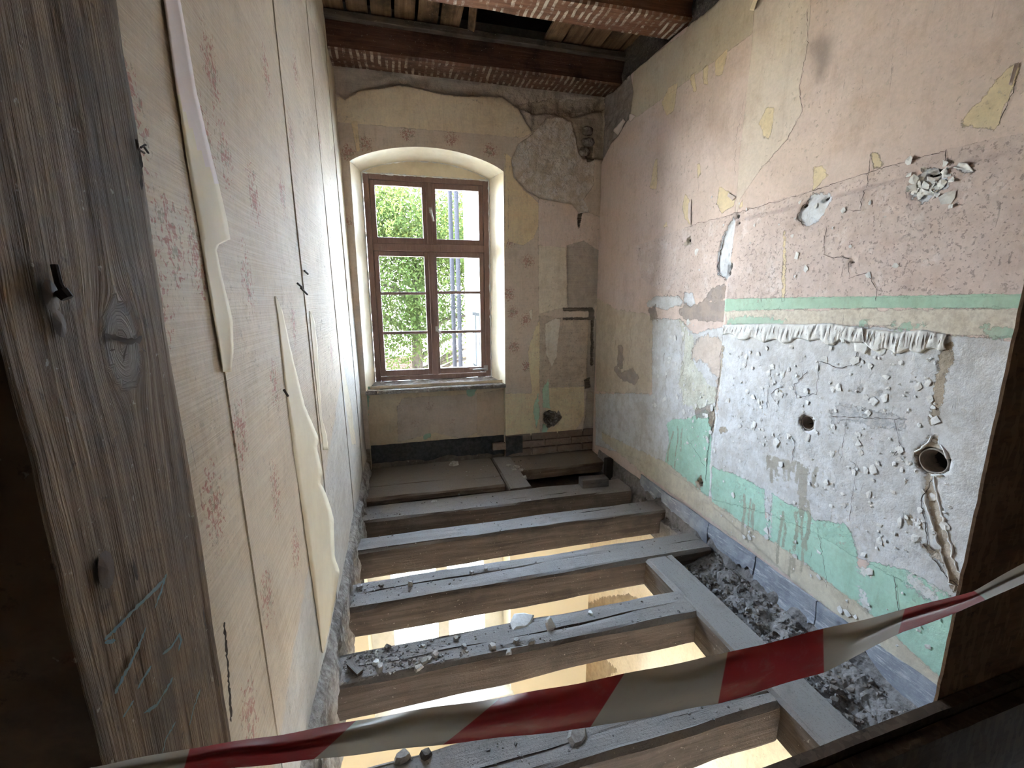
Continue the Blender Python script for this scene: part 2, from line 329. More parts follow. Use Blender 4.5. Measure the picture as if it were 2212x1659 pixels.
B_L = [
 dict(a='frieze', c=((0.880, 0.757, 0.573), (0.837, 0.712, 0.544)), e=0.006, h=0.001),
 dict(a='tan', c=((0.880, 0.734, 0.485), (0.867, 0.697, 0.470)), e=0.003, h=-0.0008),
 dict(a='pink', c=((0.852, 0.720, 0.661), (0.793, 0.669, 0.617)), e=0.006, h=-0.001),
 dict(a='white', c=((0.880, 0.808, 0.690), (0.793, 0.720, 0.602)), e=0.012, h=-0.0015),
 dict(a='brownpatch', c=((0.676, 0.573, 0.470), (0.529, 0.441, 0.367)), e=0.015, h=-0.002),
 dict(a='brownpatch', c=((0.16, 0.13, 0.11), (0.22, 0.18, 0.15)), e=0.02, h=-0.001, k=0.8, holes=(60, 0.62), p='fine'),
 dict(a='gray', c=((0.2, 0.17, 0.15), (0.28, 0.24, 0.2)), e=0.02, h=-0.001, k=0.7, holes=(60, 0.6), p='fine'),
 dict(a='cream', c=((0.880, 0.786, 0.544), (0.867, 0.720, 0.499)), e=0.012, h=-0.0005),
 dict(a='green', c=((0.588, 0.852, 0.676), (0.529, 0.793, 0.617)), e=0.02, h=-0.001),
 dict(a='gray', c=((0.558, 0.506, 0.455), (0.470, 0.418, 0.382)), e=0.015, h=-0.003, rh=0.003),
 dict(a='plaster', c=((0.793, 0.734, 0.697), (0.632, 0.551, 0.463)), e=0.012, h=-0.006, rh=0.006),
 dict(a='plaster', c=((0.746, 0.712, 0.723), (0.859, 0.814, 0.768)), e=0.02, h=0.002, holes=(11, 0.53), p='fine'),
 dict(a='mortar', c=((0.514, 0.434, 0.390), (0.617, 0.529, 0.470)), e=0.025, e2=0.03, h=-0.004, rh=0.008),
 dict(a='dark', c=((0.397, 0.323, 0.264), (0.470, 0.390, 0.316)), e=0.02, h=-0.004, rh=0.005),
 dict(a='black', c=((0.078, 0.065, 0.058), (0.169, 0.137, 0.117)), e=0.014, h=-0.002),
 dict(a='base', c=((0.260, 0.202, 0.163), (0.397, 0.323, 0.264)), e=0.012, h=-0.004, rh=0.006),
 dict(a='whitedrip', c=((0.880, 0.852, 0.779), (0.852, 0.793, 0.705)), e=0.01, h=0.001),
]
BWALL = layered('window_wall_finishes', ((0.74, 0.625, 0.535), (0.70, 0.59, 0.505)), B_L, sprig='sprig', linen=0.0006)
P_L = [dict(a='paper', c=((0.66, 0.555, 0.475), (0.62, 0.52, 0.445)), e=0.01, h=0.001), dict(a='green', c=((0.40, 0.58, 0.46), (0.36, 0.54, 0.42)), e=0.02, h=-0.001), dict(a='torn', c=((0.66, 0.53, 0.41), (0.62, 0.50, 0.39)), e=0.006, h=-0.001)]
PARAP = layered('parapet_finishes', ((0.76, 0.63, 0.46), (0.70, 0.58, 0.43)), P_L + [dict(a='base', c=((0.15, 0.12, 0.10), (0.22, 0.18, 0.15)), e=0.012, h=-0.002), dict(a='sprigmask', c=((0.36, 0.13, 0.11), (0.3, 0.2, 0.16)), e=0.03, holes=(90, 0.56), h=0, k=0.5)])
L_L = [dict(a='grey', c=((0.56, 0.53, 0.49), (0.49, 0.46, 0.42)), e=0.05, w=0.02, h=0), dict(a='cream', c=((0.68, 0.60, 0.45), (0.64, 0.56, 0.42)), e=0.005, h=-0.0008)]
LWALL = layered('sprigged_wallpaper', ((0.62, 0.51, 0.385), (0.555, 0.455, 0.345)), L_L, sprig='sprig', rough=0.68, spec=0.2, linen=0.0011)
REVEAL = plain('reveal_paper', (0.74, 0.65, 0.49), (0.66, 0.57, 0.42), 0.6, sc=7, bump=0.002)
LOWER = layered('lower_room_paint', ((0.84, 0.74, 0.58), (0.80, 0.70, 0.55)), [dict(a='bare', c=((0.46, 0.36, 0.24), (0.36, 0.28, 0.19)), e=0.03, e2=0.05, h=-0.004, rh=0.004)])

# ------------------------------------------------------------------ right wall
def hgrid(u0, u1, v0, v1, step):
    nu = int(round((u1-u0)/step))+1; nv = int(round((v1-v0)/step))+1
    U, Vv = np.meshgrid(np.linspace(u0, u1, nu), np.linspace(v0, v1, nv), indexing='ij')
    return U.ravel(), Vv.ravel(), nu, nv
polysR = {
 'frieze': ["1350,250 1364,262 1626,72 1632,-60 1540,-60 1480,70 1370,150 1362,235"],
 'sheet': ["1626,72 1634,-60 1745,-60 1750,20 1745,100 1725,190 1732,240 1700,300 1640,370 1600,430 1588,480 1598,350 1612,220"],
 'dirt': ["1372,532 1482,491 1600,458 1740,415 1900,365 2060,320 2240,280 2240,640 1565,645 1440,642 1385,600"],
 'tan': ["2075,265 2120,210 2185,140 2200,133 2203,150 2190,175 2160,260 2150,280 2100,275", "1640,265 1655,235 1672,230 1672,255 1662,300 1650,295",
   "1480,418 1490,430 1494,470 1492,486 1480,470 1475,445", "1555,402 1575,415 1590,425 1586,445 1560,460 1550,440", "1505,355 1512,352 1515,375 1508,384",
   "1403,405 1413,350 1419,343 1418,410", "1757,410 1758,362 1775,358 1790,380 1770,400", "1880,335 1890,330 1905,350 1910,365 1890,360",
   "1430,222 1445,190 1464,178 1455,240 1440,250", "1490,165 1500,158 1505,195 1498,200", "1518,148 1530,138 1528,182 1520,180", "1543,130 1572,105 1560,160 1545,165",
   "1432,490 1440,478 1443,492", "1598,435 1607,432 1608,448 1599,450", "1693,650 1697,500 1703,500 1700,650"],
 'smudge': ["1748,95 1772,75 1797,85 1794,125 1778,172 1764,178 1758,130"],
 'lefttan': ["1283,640 1330,668 1405,680 1412,690 1408,850 1350,850 1288,845"],
 'white': ["1410,690 1440,688 1470,692 1500,720 1565,705 1575,700 1900,704 2060,725 2240,735 2240,1500 2060,1330 1960,1260 1850,1200 1760,1150 1640,1100 1545,1080 1430,1010 1286,960 1286,850 1350,850 1408,852",
   "1395,655 1420,640 1465,640 1480,655 1440,668 1400,664"],
 'beige': ["1568,670 2240,666 2240,728 2060,724 1900,704 1575,701"],
 'greenstripe': ["1566,646 1700,643 2240,634 2240,667 1900,665 1700,668 1570,672"],
 'greenbits': ["1572,688 1640,683 1700,690 1690,702 1576,702", "1940,702 1990,698 1998,708 1945,714", "2115,712 2160,703 2240,710 2240,736 2150,728", "1480,850 1490,848 1490,862 1482,864", "1860,690 1880,690 1880,700 1862,700"],
 'mottle': ["1470,690 1500,730 1496,780 1530,830 1552,840 1545,895 1520,895 1475,870 1466,820 1480,760"],
 'pinkpatch': ["1500,745 1520,722 1550,730 1560,745 1553,900 1545,870 1550,815 1520,780 1493,775"],
 'green': ["1440,915 1455,905 1485,905 1525,885 1538,900 1532,1075 1500,1055 1436,1003 1445,950",
   "1540,1008 1600,1028 1655,1058 1657,1118 1666,1118 1672,1065 1700,1085 1750,1105 1762,1125 1830,1130 1850,1170 1857,1222 1875,1232 1882,1212 1960,1228 2010,1255 2085,1310 2066,1350 2060,1470 2035,1470 1900,1340 1800,1265 1700,1190 1620,1140 1540,1085"],
 'whiteover': ["1655,1060 1672,1060 1668,1170 1655,1165", "1855,1180 1880,1200 1880,1330 1860,1300", "1960,1230 2010,1255 2070,1310 2050,1330 1960,1260"],
 'basestrip': ["1440,1000 1536,1080 1620,1137 1700,1187 1800,1262 1900,1337 2035,1467 2045,1510 1990,1480 1880,1380 1700,1245 1530,1120 1395,1025 1300,950 1300,935"],
 'darkpatch': ["1466,674 1480,658 1568,648 1568,695 1480,690", "1535,625 1568,610 1568,648 1520,652", "1400,668 1418,655 1420,690 1405,690", "1330,788 1342,805 1365,795 1380,815 1372,832 1345,822 1326,800", "1335,745 1345,750 1345,800 1333,790", "1500,888 1540,870 1536,900 1505,905"],
 'greyscrape': ["1808,868 1850,880 1965,903 1955,928 1880,920 1830,905 1800,922 1800,900", "1880,740 1900,735 1930,745 1925,755 1890,750"],
 'bluewhite': ["1728,470 1735,450 1755,420 1790,418 1802,430 1772,480 1745,490", "1552,592 1551,555 1562,510 1585,472 1592,480 1582,560 1573,607", "1968,422 1990,375 2010,362 2042,370 2055,400 2000,438", "2065,362 2090,352 2110,370 2080,372", "1475,650 1478,630 1495,633 1502,655 1490,664"],
 'brownflat': ["2038,752 2062,738 2064,780 2050,810 2042,860 2030,900 2019,934 2011,910 2020,860 2030,800", "1958,1108 1975,1115 1978,1142 1965,1132", "1551,830 1560,770 1562,745 1567,750 1562,800 1556,835", "1680,845 1690,840 1700,846 1690,852", "1555,925 1570,920 1575,930 1560,934"],
 'brown': ["1982,975 2000,962 2018,940 2030,940 2035,960 2048,978 2052,1002 2040,1022 2015,1022 1988,1008",
   "2003,1012 2022,1012 2027,1060 2042,1120 2062,1200 2092,1268 2066,1278 2040,1200 2018,1120 1999,1060", "1990,1168 2010,1178 2048,1198 2042,1214 2010,1198", "1530,900 1542,880 1546,905 1538,935", "1500,1040 1515,1030 1518,1050 1505,1055", "1475,528 1492,508 1494,525 1480,535"],
 'damage': ["1285,185 1330,183 1362,163 1368,200 1360,255 1352,264 1336,292 1320,308 1300,350 1285,355"],
 'topdark': ["1280,225 1330,188 1362,160 1420,110 1480,58 1520,28 1570,-18 1640,-80 1280,-300"],
}
U, Z, nu, nv = hgrid(0.52, YB+0.06, -0.22, 3.34, 0.01)
PT = np.stack([U, Z], 1)
AR = {k: union(PT, [RW(PX(s)) for s in v]) for k, v in polysR.items()}
def wander(pts, seg, amp):
    out = []
    for a, c in zip(pts[:-1], pts[1:]):
        a = np.array(a, float); c = np.array(c, float); n = max(2, int(np.hypot(*(c-a))/seg))
        for k in range(n): out.append(a+(c-a)*k/n+RNG.normal(0, amp, 2))
    out.append(np.array(pts[-1], float)); return out
strokes = ["1742,1040 1740,1090 1736,1140 1738,1200 1732,1235", "1723,1110 1722,1160 1716,1235", "1752,1085 1746,1150 1744,1185", "1700,1110 1694,1180", "1690,1115 1684,1175 1681,1215", "1612,1072 1606,1150", "1622,1080 1615,1170", "1632,1090 1627,1165", "1455,930 1447,975 1442,1000", "1463,925 1459,970 1456,1012", "1473,925 1470,975", "1712,1190 1706,1245", "1770,1010 1762,1050"]
AR['drip'] = union(PT, [RW(PX('1728,1004 1752,1008 1748,1040 1744,1100 1734,1130 1728,1100 1732,1040'))])
for _k in range(15):
    _x = 1664+_k*5.2; _y = 984+(_x-1664)*.27; strokes.append('%.0f,%.0f %.0f,%.0f' % (_x, _y, _x-3, _y+random.uniform(12, 75)))
for s in strokes: AR['drip'] = np.maximum(AR['drip'], stroke(PT, RW(wander(PX(s), 25, 2.0)), 0.0055+0.004*random.random()))
HOLES = [((1748, 913), 0.032), ((2020, 996), 0.044), ((1513, 1043), 0.021)]
PITS = [(1487, 520, .012), (1473, 522, .009), (1380, 537, .011), (1387, 534, .009), (1594, 468, .013), (1600, 482, .011), (1865, 841, .0075), (1908, 849, .0075), (1741, 445, .012), (1786, 430, .012), (2015, 375, .014), (2030, 372, .014), (2018, 384, .011), (1407, 487, .008), (1752, 404, .007), (1845, 566, .010), (1580, 575, .022), (1577, 590, .02)]
AR['hole'] = np.full(len(PT), -0.12); disp = np.zeros(len(PT))
disp += 0.012*fbm(U*1.4, Z*1.4, 3) + 0.004*fbm(U*9, Z*9, 3)
sm = lambda d, a, b: np.clip((d-a)/(b-a), 0, 1)
hc = []
for p, r in HOLES:
    c = RW([p])[0]; hc.append((c, r)); d = disc(PT, c, r); AR['hole'] = np.maximum(AR['hole'], d-0.001); disp -= 0.10*sm(d, 0.0, 0.006)
for x, y, r in PITS:
    c = RW([(x, y)])[0]; d = disc(PT, c, r); AR['hole'] = np.maximum(AR['hole'], d-0.003); disp -= 0.012*sm(d, -0.004, 0.006)
rough = fbm(U*16, Z*16, 4)
disp -= (0.020+0.03*rough)*sm(AR['damage'], -0.004, 0.015)
disp -= (0.05+0.06*rough)*sm(AR['topdark'], -0.004, 0.02)
disp -= (0.007+0.012*rough)*sm(AR['brown'], -0.003, 0.012)
disp -= 0.006*sm(AR['bluewhite'], -0.002, 0.004)
disp -= 0.004*rough*sm(AR['white'], 0, 0.05)
# the plaster right of the old partition line stands a centimetre proud
prd = sdf(PT, RW(PX("1588,480 1574,600 1566,700 1556,830 1540,960 1532,1085 2300,1800 2300,300")))
disp += 0.010*sm(prd, -0.003, 0.003)
Xr = XR-disp
Xr += 0.02*sm(U-(YB-0.02), 0, 0.05)
wall_right = struct('wall_right', np.stack([Xr, U, Z], 1), gridfaces(nu, nv, flip=True), RWALL, attrs=AR, smooth=True)
tag(wall_right, 'right wall of peeling pink paper, white plaster and flaking green paint', 'wall')
def onR(px, off=0.0):          # point on the right wall surface
    c = RW([px])[0]; i = int(round((c[0]-0.52)/0.01)); j = int(round((c[1]+0.22)/0.01))
    i = min(max(i, 0), nu-1); j = min(max(j, 0), nv-1)
    return np.array([Xr[i*nv+j]-off, c[0], c[1]])
# clay pipe ends in the wall holes
for (c, r), nm in zip(hc, ('pipe_sleeve', 'pipe_sleeve', None)):
    if not nm: continue
    b = MB(); n = 28; V = []
    for k in range(n):
        a = 2*math.pi*k/n
        for rr, dx in ((r*0.98, 0.004), (r*0.98, -0.002), (r*0.86, -0.003), (r*0.84, 0.07)):
            V.append((XR+dx-0.004, c[0]+rr*math.cos(a), c[1]+rr*math.sin(a)))
    Fq = [(k*4+j, ((k+1) % n)*4+j, ((k+1) % n)*4+j+1, k*4+j+1) for k in range(n) for j in range(3)]
    b.add(V, Fq).build(nm, PIPE, wall_right, smooth=True)
# hairline cracks
def ribbon(b, pts3, w, nrm):
    pts = [np.array(p) for p in pts3]; V = []
    for i, p in enumerate(pts):
        t = pts[min(i+1, len(pts)-1)]-pts[max(i-1, 0)]; s = np.cross(t, nrm); s = s/(np.linalg.norm(s)+1e-9)
        ww = w*(0.35+0.9*random.random())*(0.3 if i in (0, len(pts)-1) else 1)
        V += [p+s*ww, p-s*ww]
    b.add(V, [(2*i, 2*i+1, 2*i+3, 2*i+2) for i in range(len(pts)-1)])
b = MB()
for s, w in [("1482,491 1600,458 1740,418 1900,365 2045,325", .0016), ("1745,20 1745,100 1728,190 1733,240 1700,300 1640,370", .0015), ("1884,330 1874,400 1862,455 1835,455", .0018), ("1790,488 1785,550 1800,556 1838,556 1842,600 1880,588 1900,625 1898,650", .002),
   ("2045,322 2040,355", .002), ("1568,500 1553,555 1552,590 1572,608", .004), ("1800,900 1960,905", .0014), ("1700,830 1670,850 1690,880", .002), ("1870,735 1845,790 1820,795 1775,780", .0022), ("1775,780 1768,850 1725,860 1722,830 1750,800", .0022), ("1715,940 1722,960 1715,1000", .002), ("1820,1000 1835,905", .0014),
   ("1840,1125 1852,1030", .0014), ("2020,1030 1995,1080 2005,1130 2010,1180 2025,1190", .0025), ("1993,1170 2055,1250 2075,1270", .003), ("1770,1140 1780,1190 1790,1270", .0014), ("1935,1240 1945,1320", .002), ("1660,885 1665,840", .002), ("1490,955 1510,985 1525,1010", .0018), ("1483,945 1490,957 1500,950", .0018), ("1562,720 1556,800 1545,880 1530,960 1524,1040", .003), ("1938,905 1950,960 1935,985", .0018), ("1840,990 1855,1005 1845,1020", .002), ("1480,720 1470,760 1480,790 1465,830", .0018), ("1437,760 1432,790", .002), ("1590,380 1592,300 1612,200", .001), ("2196,175 2180,215 2155,272", .0022), ("1492,430 1496,470 1494,488", .0022), ("1755,420 1735,450 1728,470 1735,480 1742,490", .0035), ("1440,800 1438,840 1445,880", .0014), ("1360,690 1365,740 1355,790", .0014)]:
    ribbon(b, [onR(q, 0.0022) for q in wander(PX(s), 6, 1.1)], w*.62, np.array([1.0, 0, 0]))
b.build('hairline_crack', CRACK, wall_right, kind='stuff')
# flakes of paint curling off the plaster: tiny real lips of plaster scattered where it peels
b = MB()
zones = ["1575,745 1740,760 1720,900 1575,960", "1410,690 1500,720 1495,880 1420,870", "1740,740 2030,740 2010,960 1760,960", "1540,960 1960,1000 1980,1180 1560,1040", "1470,830 1545,830 1540,1000 1450,1000", "1480,500 1960,420 1960,620 1480,620", "1880,940 2060,1040 2060,1200 1900,1150", "1700,1130 2040,1290 2030,1420 1720,1190"]
for zn, cnt in zip(zones, (80, 70, 80, 70, 45, 25, 40, 35)):
    q = np.array(PX(zn)); lo, hi = q.min(0), q.max(0)
    for k in range(cnt):
        p = lo+(hi-lo)*RNG.random(2); c = onR(p, 0.001); r = 0.004+0.012*random.random()**2.2; a0 = random.random()*6.28
        n = 6; V = [c+np.array([-0.0008-0.003*random.random()*(math.cos(a) > 0.2), r*math.cos(a+a0)*(0.5+random.random()), r*math.sin(a+a0)*(0.5+1.2*random.random())]) for a in [2*math.pi*i/n for i in range(n)]]
        V.append(c-np.array([0.0022, 0, 0])); b.add(V, [(i, (i+1) % n, n) for i in range(n)])
b.build('plaster_flake', WHITEP, wall_right, kind='stuff')
# rolled, wrinkled paper band under the beige strip
top = PX("1566,702 1620,700 1680,699 1740,701 1800,698 1850,706 1900,712 1950,718 2000,712 2050,722")
bot = PX("1570,722 1600,730 1650,735 1700,738 1750,732 1800,742 1850,735 1900,755 1950,760 2000,758 2050,752")
NB, NV = 300, 9
tx, ty = zip(*top); bx_, by_ = zip(*bot); V = []
xs = np.linspace(1567, 2050, NB)
for i, x in enumerate(xs):
    yt = np.interp(x, tx, ty); yb = np.interp(x, bx_, by_)+4*math.sin(x*0.13)
    for j in range(NV):
        t = j/(NV-1); wr = 0.0035*(vnoise(np.array(x*0.22+2.2*t), np.array(t*1.2))-0.3)*2
        V.append(onR((x+2.0*math.sin(t*5+x*.2), yt+(yb-yt)*t), 0.002+math.sin(math.pi*t)**0.7*(0.0035+wr)))
crumple = mobj('crumpled_paper_strip', V, gridfaces(NB, NV), WHITEP, wall_right, smooth=True)
so = crumple.modifiers.new('t', 'SOLIDIFY'); so.thickness = 0.002
b = MB(); x = 1572.0
while x < 2046:
    yt = np.interp(x, tx, ty); yb = np.interp(x, bx_, by_); a_ = random.uniform(.05, .3); c_ = random.uniform(.6, .95)
    ribbon(b, [onR((x-k*1.6+random.uniform(-.6, .6), yt+(yb-yt)*(a_+(c_-a_)*k/3)), 0.0095) for k in range(4)], random.uniform(.0008, .0022), np.array([1.0, 0, 0])); x += random.uniform(5, 13)
b.build('wrinkle_slit', CRACK, wall_right, kind='stuff')
# curled paper lips
def flap(name, px, base, curl, mat, parent, onf, outv):
    """a thin torn sheet; px outline first two points are the attached edge"""
    V = []; P0, P1, P2, P3 = [np.array(q, float) for q in px]; nuv = 7
    for i in range(nuv):
        for j in range(nuv):
            s, t = i/(nuv-1), j/(nuv-1)
            q = (P0*(1-s)+P1*s)*(1-t)+(P3*(1-s)+P2*s)*t
            V.append(onf(q, base+0.32*curl*t*t))
    o = mobj(name, V, gridfaces(nuv, nuv), mat, parent, smooth=True); m = o.modifiers.new('t', 'SOLIDIFY'); m.thickness = 0.0012
    return o
for px, c, m in [("1866,720 1880,722 1876,742 1872,705", .03, WHITEP), ("1810,700 1818,700 1835,740 1828,742", .02, WHITEP), ("1495,430 1494,486 1489,470 1490,440", .012, PINKP), ("1575,416 1592,426 1586,434 1574,424", .012, PINKP),
                 ("2200,135 2186,185 2180,183 2192,138", .010, PINKP), ("2065,362 2110,372 2095,352 2075,352", .02, WHITEP), ("1348,262 1330,292 1322,282 1344,256", .03, PINKP), ("1375,250 1362,264 1355,250 1366,246", .02, PINKP), ("1620,22 1630,-5 1640,-2 1632,24", .02, CREAM), ("1850,735 1885,745 1878,765 1855,758", .016, WHITEP)]:
    flap('paper_flap', PX(px), 0.002, c, m, wall_right, onR, None)
b = MB()
for k in range(34):
    p = np.array([2008, 395])+RNG.normal(0, 1, 2)*np.array([24, 22]); c = onR(p, .001); a0 = random.random()*6.28; r = .008+.018*random.random()
    V = [c+np.array([-.001-.008*random.random()*(q > 2), r*math.cos(a0+q)*(.4+random.random()), r*math.sin(a0+q)*(.4+random.random())]) for q in range(6)]; V.append(c-np.array([.004, 0, 0])); b.add(V, [(q, (q+1) % 6, 6) for q in range(6)])
b.build('plaster_crumble', WHITEP, wall_right, kind='stuff')
# plaster lip thrown up along the pipe chase
b = MB()
for s, w in (("2022,1015 2028,1060 2044,1120 2064,1200 2090,1262", .0035), ("1999,1060 2018,1120 2040,1200 2064,1275", .0035), ("1984,975 2000,962 2018,942", .005), ("2036,962 2050,980 2052,1004 2040,1024 2016,1026", .005)):
    ln = wander(PX(s), 8, 2.0); b.tube([onR(q, 0.002) for q in ln], [w*(0.35+0.7*random.random()) for _ in ln], 6)
b.build('plaster_lip', WHITEP, wall_right, smooth=True)

# ------------------------------------------------------------------ window wall
ax0, ax1 = -0.29, 0.866
def arch(x):     # underside of the segmental arch on the room face
    t = (x-ax0)/(ax1-ax0); return 2.395+0.135*(1-(2*t-1)**2)**0.85 if 0 <= t <= 1 else 2.395
polysB = {
 'frieze': ["728,206 745,215 752,210 775,195 830,190 860,182 900,190 940,200 985,205 1060,205 1110,215 1130,245 1152,285 1130,298 735,264 728,264"],
 'tan': ["1092,330 1110,345 1108,380 1130,410 1155,430 1165,440 1163,490 1152,515 1130,530 1100,522 1090,500", "758,262 772,262 778,325 770,328"],
 'pink': ["1163,430 1240,443 1262,455 1300,470 1300,645 1283,640 1278,560 1262,535 1163,535"],
 'white': ["1163,530 1222,535 1228,662 1164,678"],
 'brownpatch': ["1164,678 1218,690 1300,690 1300,850 1165,835"],
 'cream': ["1090,850 1165,850 1166,960 1090,960", "1185,838 1262,835 1262,900 1242,932 1170,950", "1140,760 1160,700 1166,690 1166,850 1150,850", "1090,330 1098,420 1098,520 1090,540"],
 'green': ["1152,880 1163,850 1166,900 1158,925", "1172,840 1185,818 1188,882 1174,880", "1172,915 1185,920 1180,945 1172,945"],
 'gray': ["1225,530 1262,520 1300,545 1300,640 1283,672 1226,665", "1272,690 1300,690 1300,950 1255,945 1265,900 1268,780"],
 'plaster': ["1104,345 1120,312 1152,288 1180,255 1230,250 1245,290 1248,330 1284,345 1282,400 1262,430 1272,458 1252,462 1235,440 1170,430 1140,415 1110,382"],
 'mortar': ["715,100 1310,200 1310,235 1250,250 1180,255 1150,290 1120,235 1085,210 985,207 940,200 900,190 860,183 830,190 775,196 752,212 745,216 730,205 715,200"],
 'dark': ["1115,222 1180,212 1310,212 1310,345 1262,342 1250,330 1245,298 1235,262 1200,244 1150,245"],
 'black': ["1216,664 1284,664 1284,672 1216,672", "1216,686 1284,686 1284,691 1216,691", "1272,664 1284,664 1284,690 1272,690", "1175,892 1186,886 1200,890 1215,900 1205,915 1182,925", "1278,690 1284,690 1283,790 1277,790", "1264,300 1284,300 1284,345 1270,350", "1248,462 1258,460 1252,495 1248,490", "1262,820 1276,815 1276,838 1264,840"],
 'base': ["780,972 1090,945 1300,928 1300,1090 780,1090"],
 'whitedrip': ["1177,700 1200,688 1210,690 1202,772 1192,792 1180,765", "1143,670 1150,668 1150,690 1146,690"],
}
spB = [(880, 287), (790, 310), (975, 300), (1058, 325), (752, 330), (1140, 565), (1100, 635), (1108, 675), (1135, 690), (1110, 750), (1140, 790), (1100, 520), (745, 480), (745, 640)]
VB = []; FB = []; 
def patch(uf, nu_, v0f, v1f, nv_):
    off = len(VB); 
    for i in range(nu_):
        x = uf(i/(nu_-1))
        for j in range(nv_):
            VB.append((x, v0f(x)+(v1f(x)-v0f(x))*j/(nv_-1)))
    FB.append(gridfaces(nu_, nv_, off))
patch(lambda t: -0.42+t*(ax0+0.42), 14, lambda x: -0.2, lambda x: 3.34, 350)
patch(lambda t: ax0+t*(ax1-ax0), 112, arch, lambda x: 3.34, 90)
patch(lambda t: ax1+t*(XR+0.05-ax1), 90, lambda x: -0.2, lambda x: 3.34, 350)
PB = np.array(VB); FBn = np.concatenate(FB)
AB = {k: union(PB, [BW(PX(s)) for s in v]) for k, v in polysB.items()}
sp = np.full(len(PB), -0.12)
for p in spB: sp = np.maximum(sp, disc(PB, BW([p])[0], 0.042))
AB['sprig'] = sp
rb = fbm(PB[:, 0]*14, PB[:, 1]*14, 4)
dB = 0.010*fbm(PB[:, 0]*1.7+3, PB[:, 1]*1.7, 3)+0.003*fbm(PB[:, 0]*9, PB[:, 1]*9, 3)
edge = np.minimum(np.abs(PB[:, 0]-ax1), 1.0); near = np.minimum(edge, np.where((PB[:, 0] > ax0-0.02) & (PB[:, 0] < ax1+0.02), np.abs(PB[:, 1]-np.array([arch(x) for x in PB[:, 0]])), 1))
dB *= np.clip(near/0.06, 0, 1)
dB -= (0.012+0.02*rb)*sm(AB['plaster'], -0.003, 0.012)
dB -= (0.028+0.05*rb)*sm(AB['mortar'], -0.003, 0.02)
dB -= (0.03+0.03*rb)*sm(AB['dark'], -0.003, 0.012)
dB -= (0.012+0.02*rb)*sm(AB['gray'], -0.003, 0.012)
dB -= (0.02+0.03*rb)*sm(AB['base'], 0.0, 0.02)
dB -= 0.012*sm(AB['black'], -0.003, 0.008)
wall_back = struct('wall_back', np.stack([PB[:, 0], YB-dB, PB[:, 1]], 1), FBn, BWALL, attrs=AB, smooth=True)
tag(wall_back, 'window wall of floral paper with fallen plaster in its upper corner', 'wall')
# parapet under the window, set back a few centimetres
YP = 3.685
U2, Z2, n2u, n2v = hgrid(ax0, ax1, -0.2, 0.70, 0.012); P2 = np.stack([U2, Z2], 1)
A2 = {'base': np.clip(0.17-Z2, -0.12, 0.3), 'paper': union(P2, [BW(PX("858,880 870,860 1035,850 1030,935 1000,948 940,935 860,955"), YP)]), 'green': union(P2, [BW(PX("1005,842 1030,838 1025,855 1012,858"), YP), BW(PX("790,800 798,820 795,940 788,940"), YP), BW(PX("915,940 930,935 930,945 915,950"), YP)]),
      'torn': union(P2, [BW(PX("1030,850 1092,840 1092,945 1030,940"), YP)]), 'sprigmask': np.full(len(P2), -0.12)}
for p in [(930, 875), (895, 915), (975, 910), (862, 880)]: A2['sprigmask'] = np.maximum(A2['sprigmask'], disc(P2, BW([p], YP)[0], 0.04))
mobj('parapet_panel', np.stack([U2, YP-0.008*fbm(U2*3, Z2*3, 3), Z2], 1), gridfaces(n2u, n2v), PARAP, wall_back, attrs=A2, smooth=True)
for xx, sgn in ((ax0, 1), (ax1, -1)):
    MB().add([(xx, YB, -0.2), (xx, YP+0.02, -0.2), (xx, YP+0.02, 0.70), (xx, YB, 0.70)], [(0, 1, 2, 3) if sgn < 0 else (3, 2, 1, 0)]).build('parapet_return', REVEAL, wall_back)
# splayed reveal: jambs, arch soffit, tympanum
bx0, bx1 = -0.235, 0.808
def arch2(x):
    t = (x-bx0)/(bx1-bx0); t = min(max(t, 0), 1); return 2.40+0.115*(1-(2*t-1)**2)**0.85
n = 48; V = []
for i in range(n):
    t = i/(n-1); xa = ax0+t*(ax1-ax0); xb = bx0+t*(bx1-bx0)
    for j in range(9):
        s = j/8; V.append((xa+(xb-xa)*s, YB+(YW+0.005-YB)*s, arch(xa)+(arch2(xb)-arch(xa))*s+0.006*math.sin(math.pi*s)))
mobj('arch_soffit', V, gridfaces(n, 9), REVEAL, wall_back, smooth=True)
for xa, xb, fl in ((ax0, bx0, True), (ax1, bx1, False)):
    V = []; nz = 60
    for i in range(nz):
        z = 0.66+(2.402-0.66)*i/(nz-1)
        for j in range(7):
            s = j/6; V.append((xa+(xb-xa)*s+0.005*float(fbm(np.array(z*4+s), np.array(s*3), 3))*min(s, 1-s)*4, YB+(YW+0.005-YB)*s, z))
    mobj('window_jamb', V, gridfaces(nz, 7, flip=fl), REVEAL, wall_back, smooth=True)
V = []
for i in range(n):
    x = bx0-0.01+(bx1-bx0+0.02)*i/(n-1); V += [(x, YW+0.004, 2.36), (x, YW+0.004, arch2(x)+0.02)]
mobj('tympanum', V, gridfaces(n, 2), REVEAL, wall_back)
# crumbly plaster bead around the frame
b = MB()
for line in ([(bx0+0.004, YW-0.006, 0.70+0.0340*i) for i in range(51)], [(bx1-0.004, YW-0.006, 0.70+0.034*i) for i in range(51)], [(bx0+0.02*i, YW-0.004, 2.398) for i in range(53)], [(bx0+(bx1-bx0)*i/50, YW, arch2(bx0+(bx1-bx0)*i/50)) for i in range(51)]):
    b.tube(line, [0.002+0.009*random.random()**1.5 for _ in line], 5)
b.build('plaster_bead', WHITEP, wall_back)
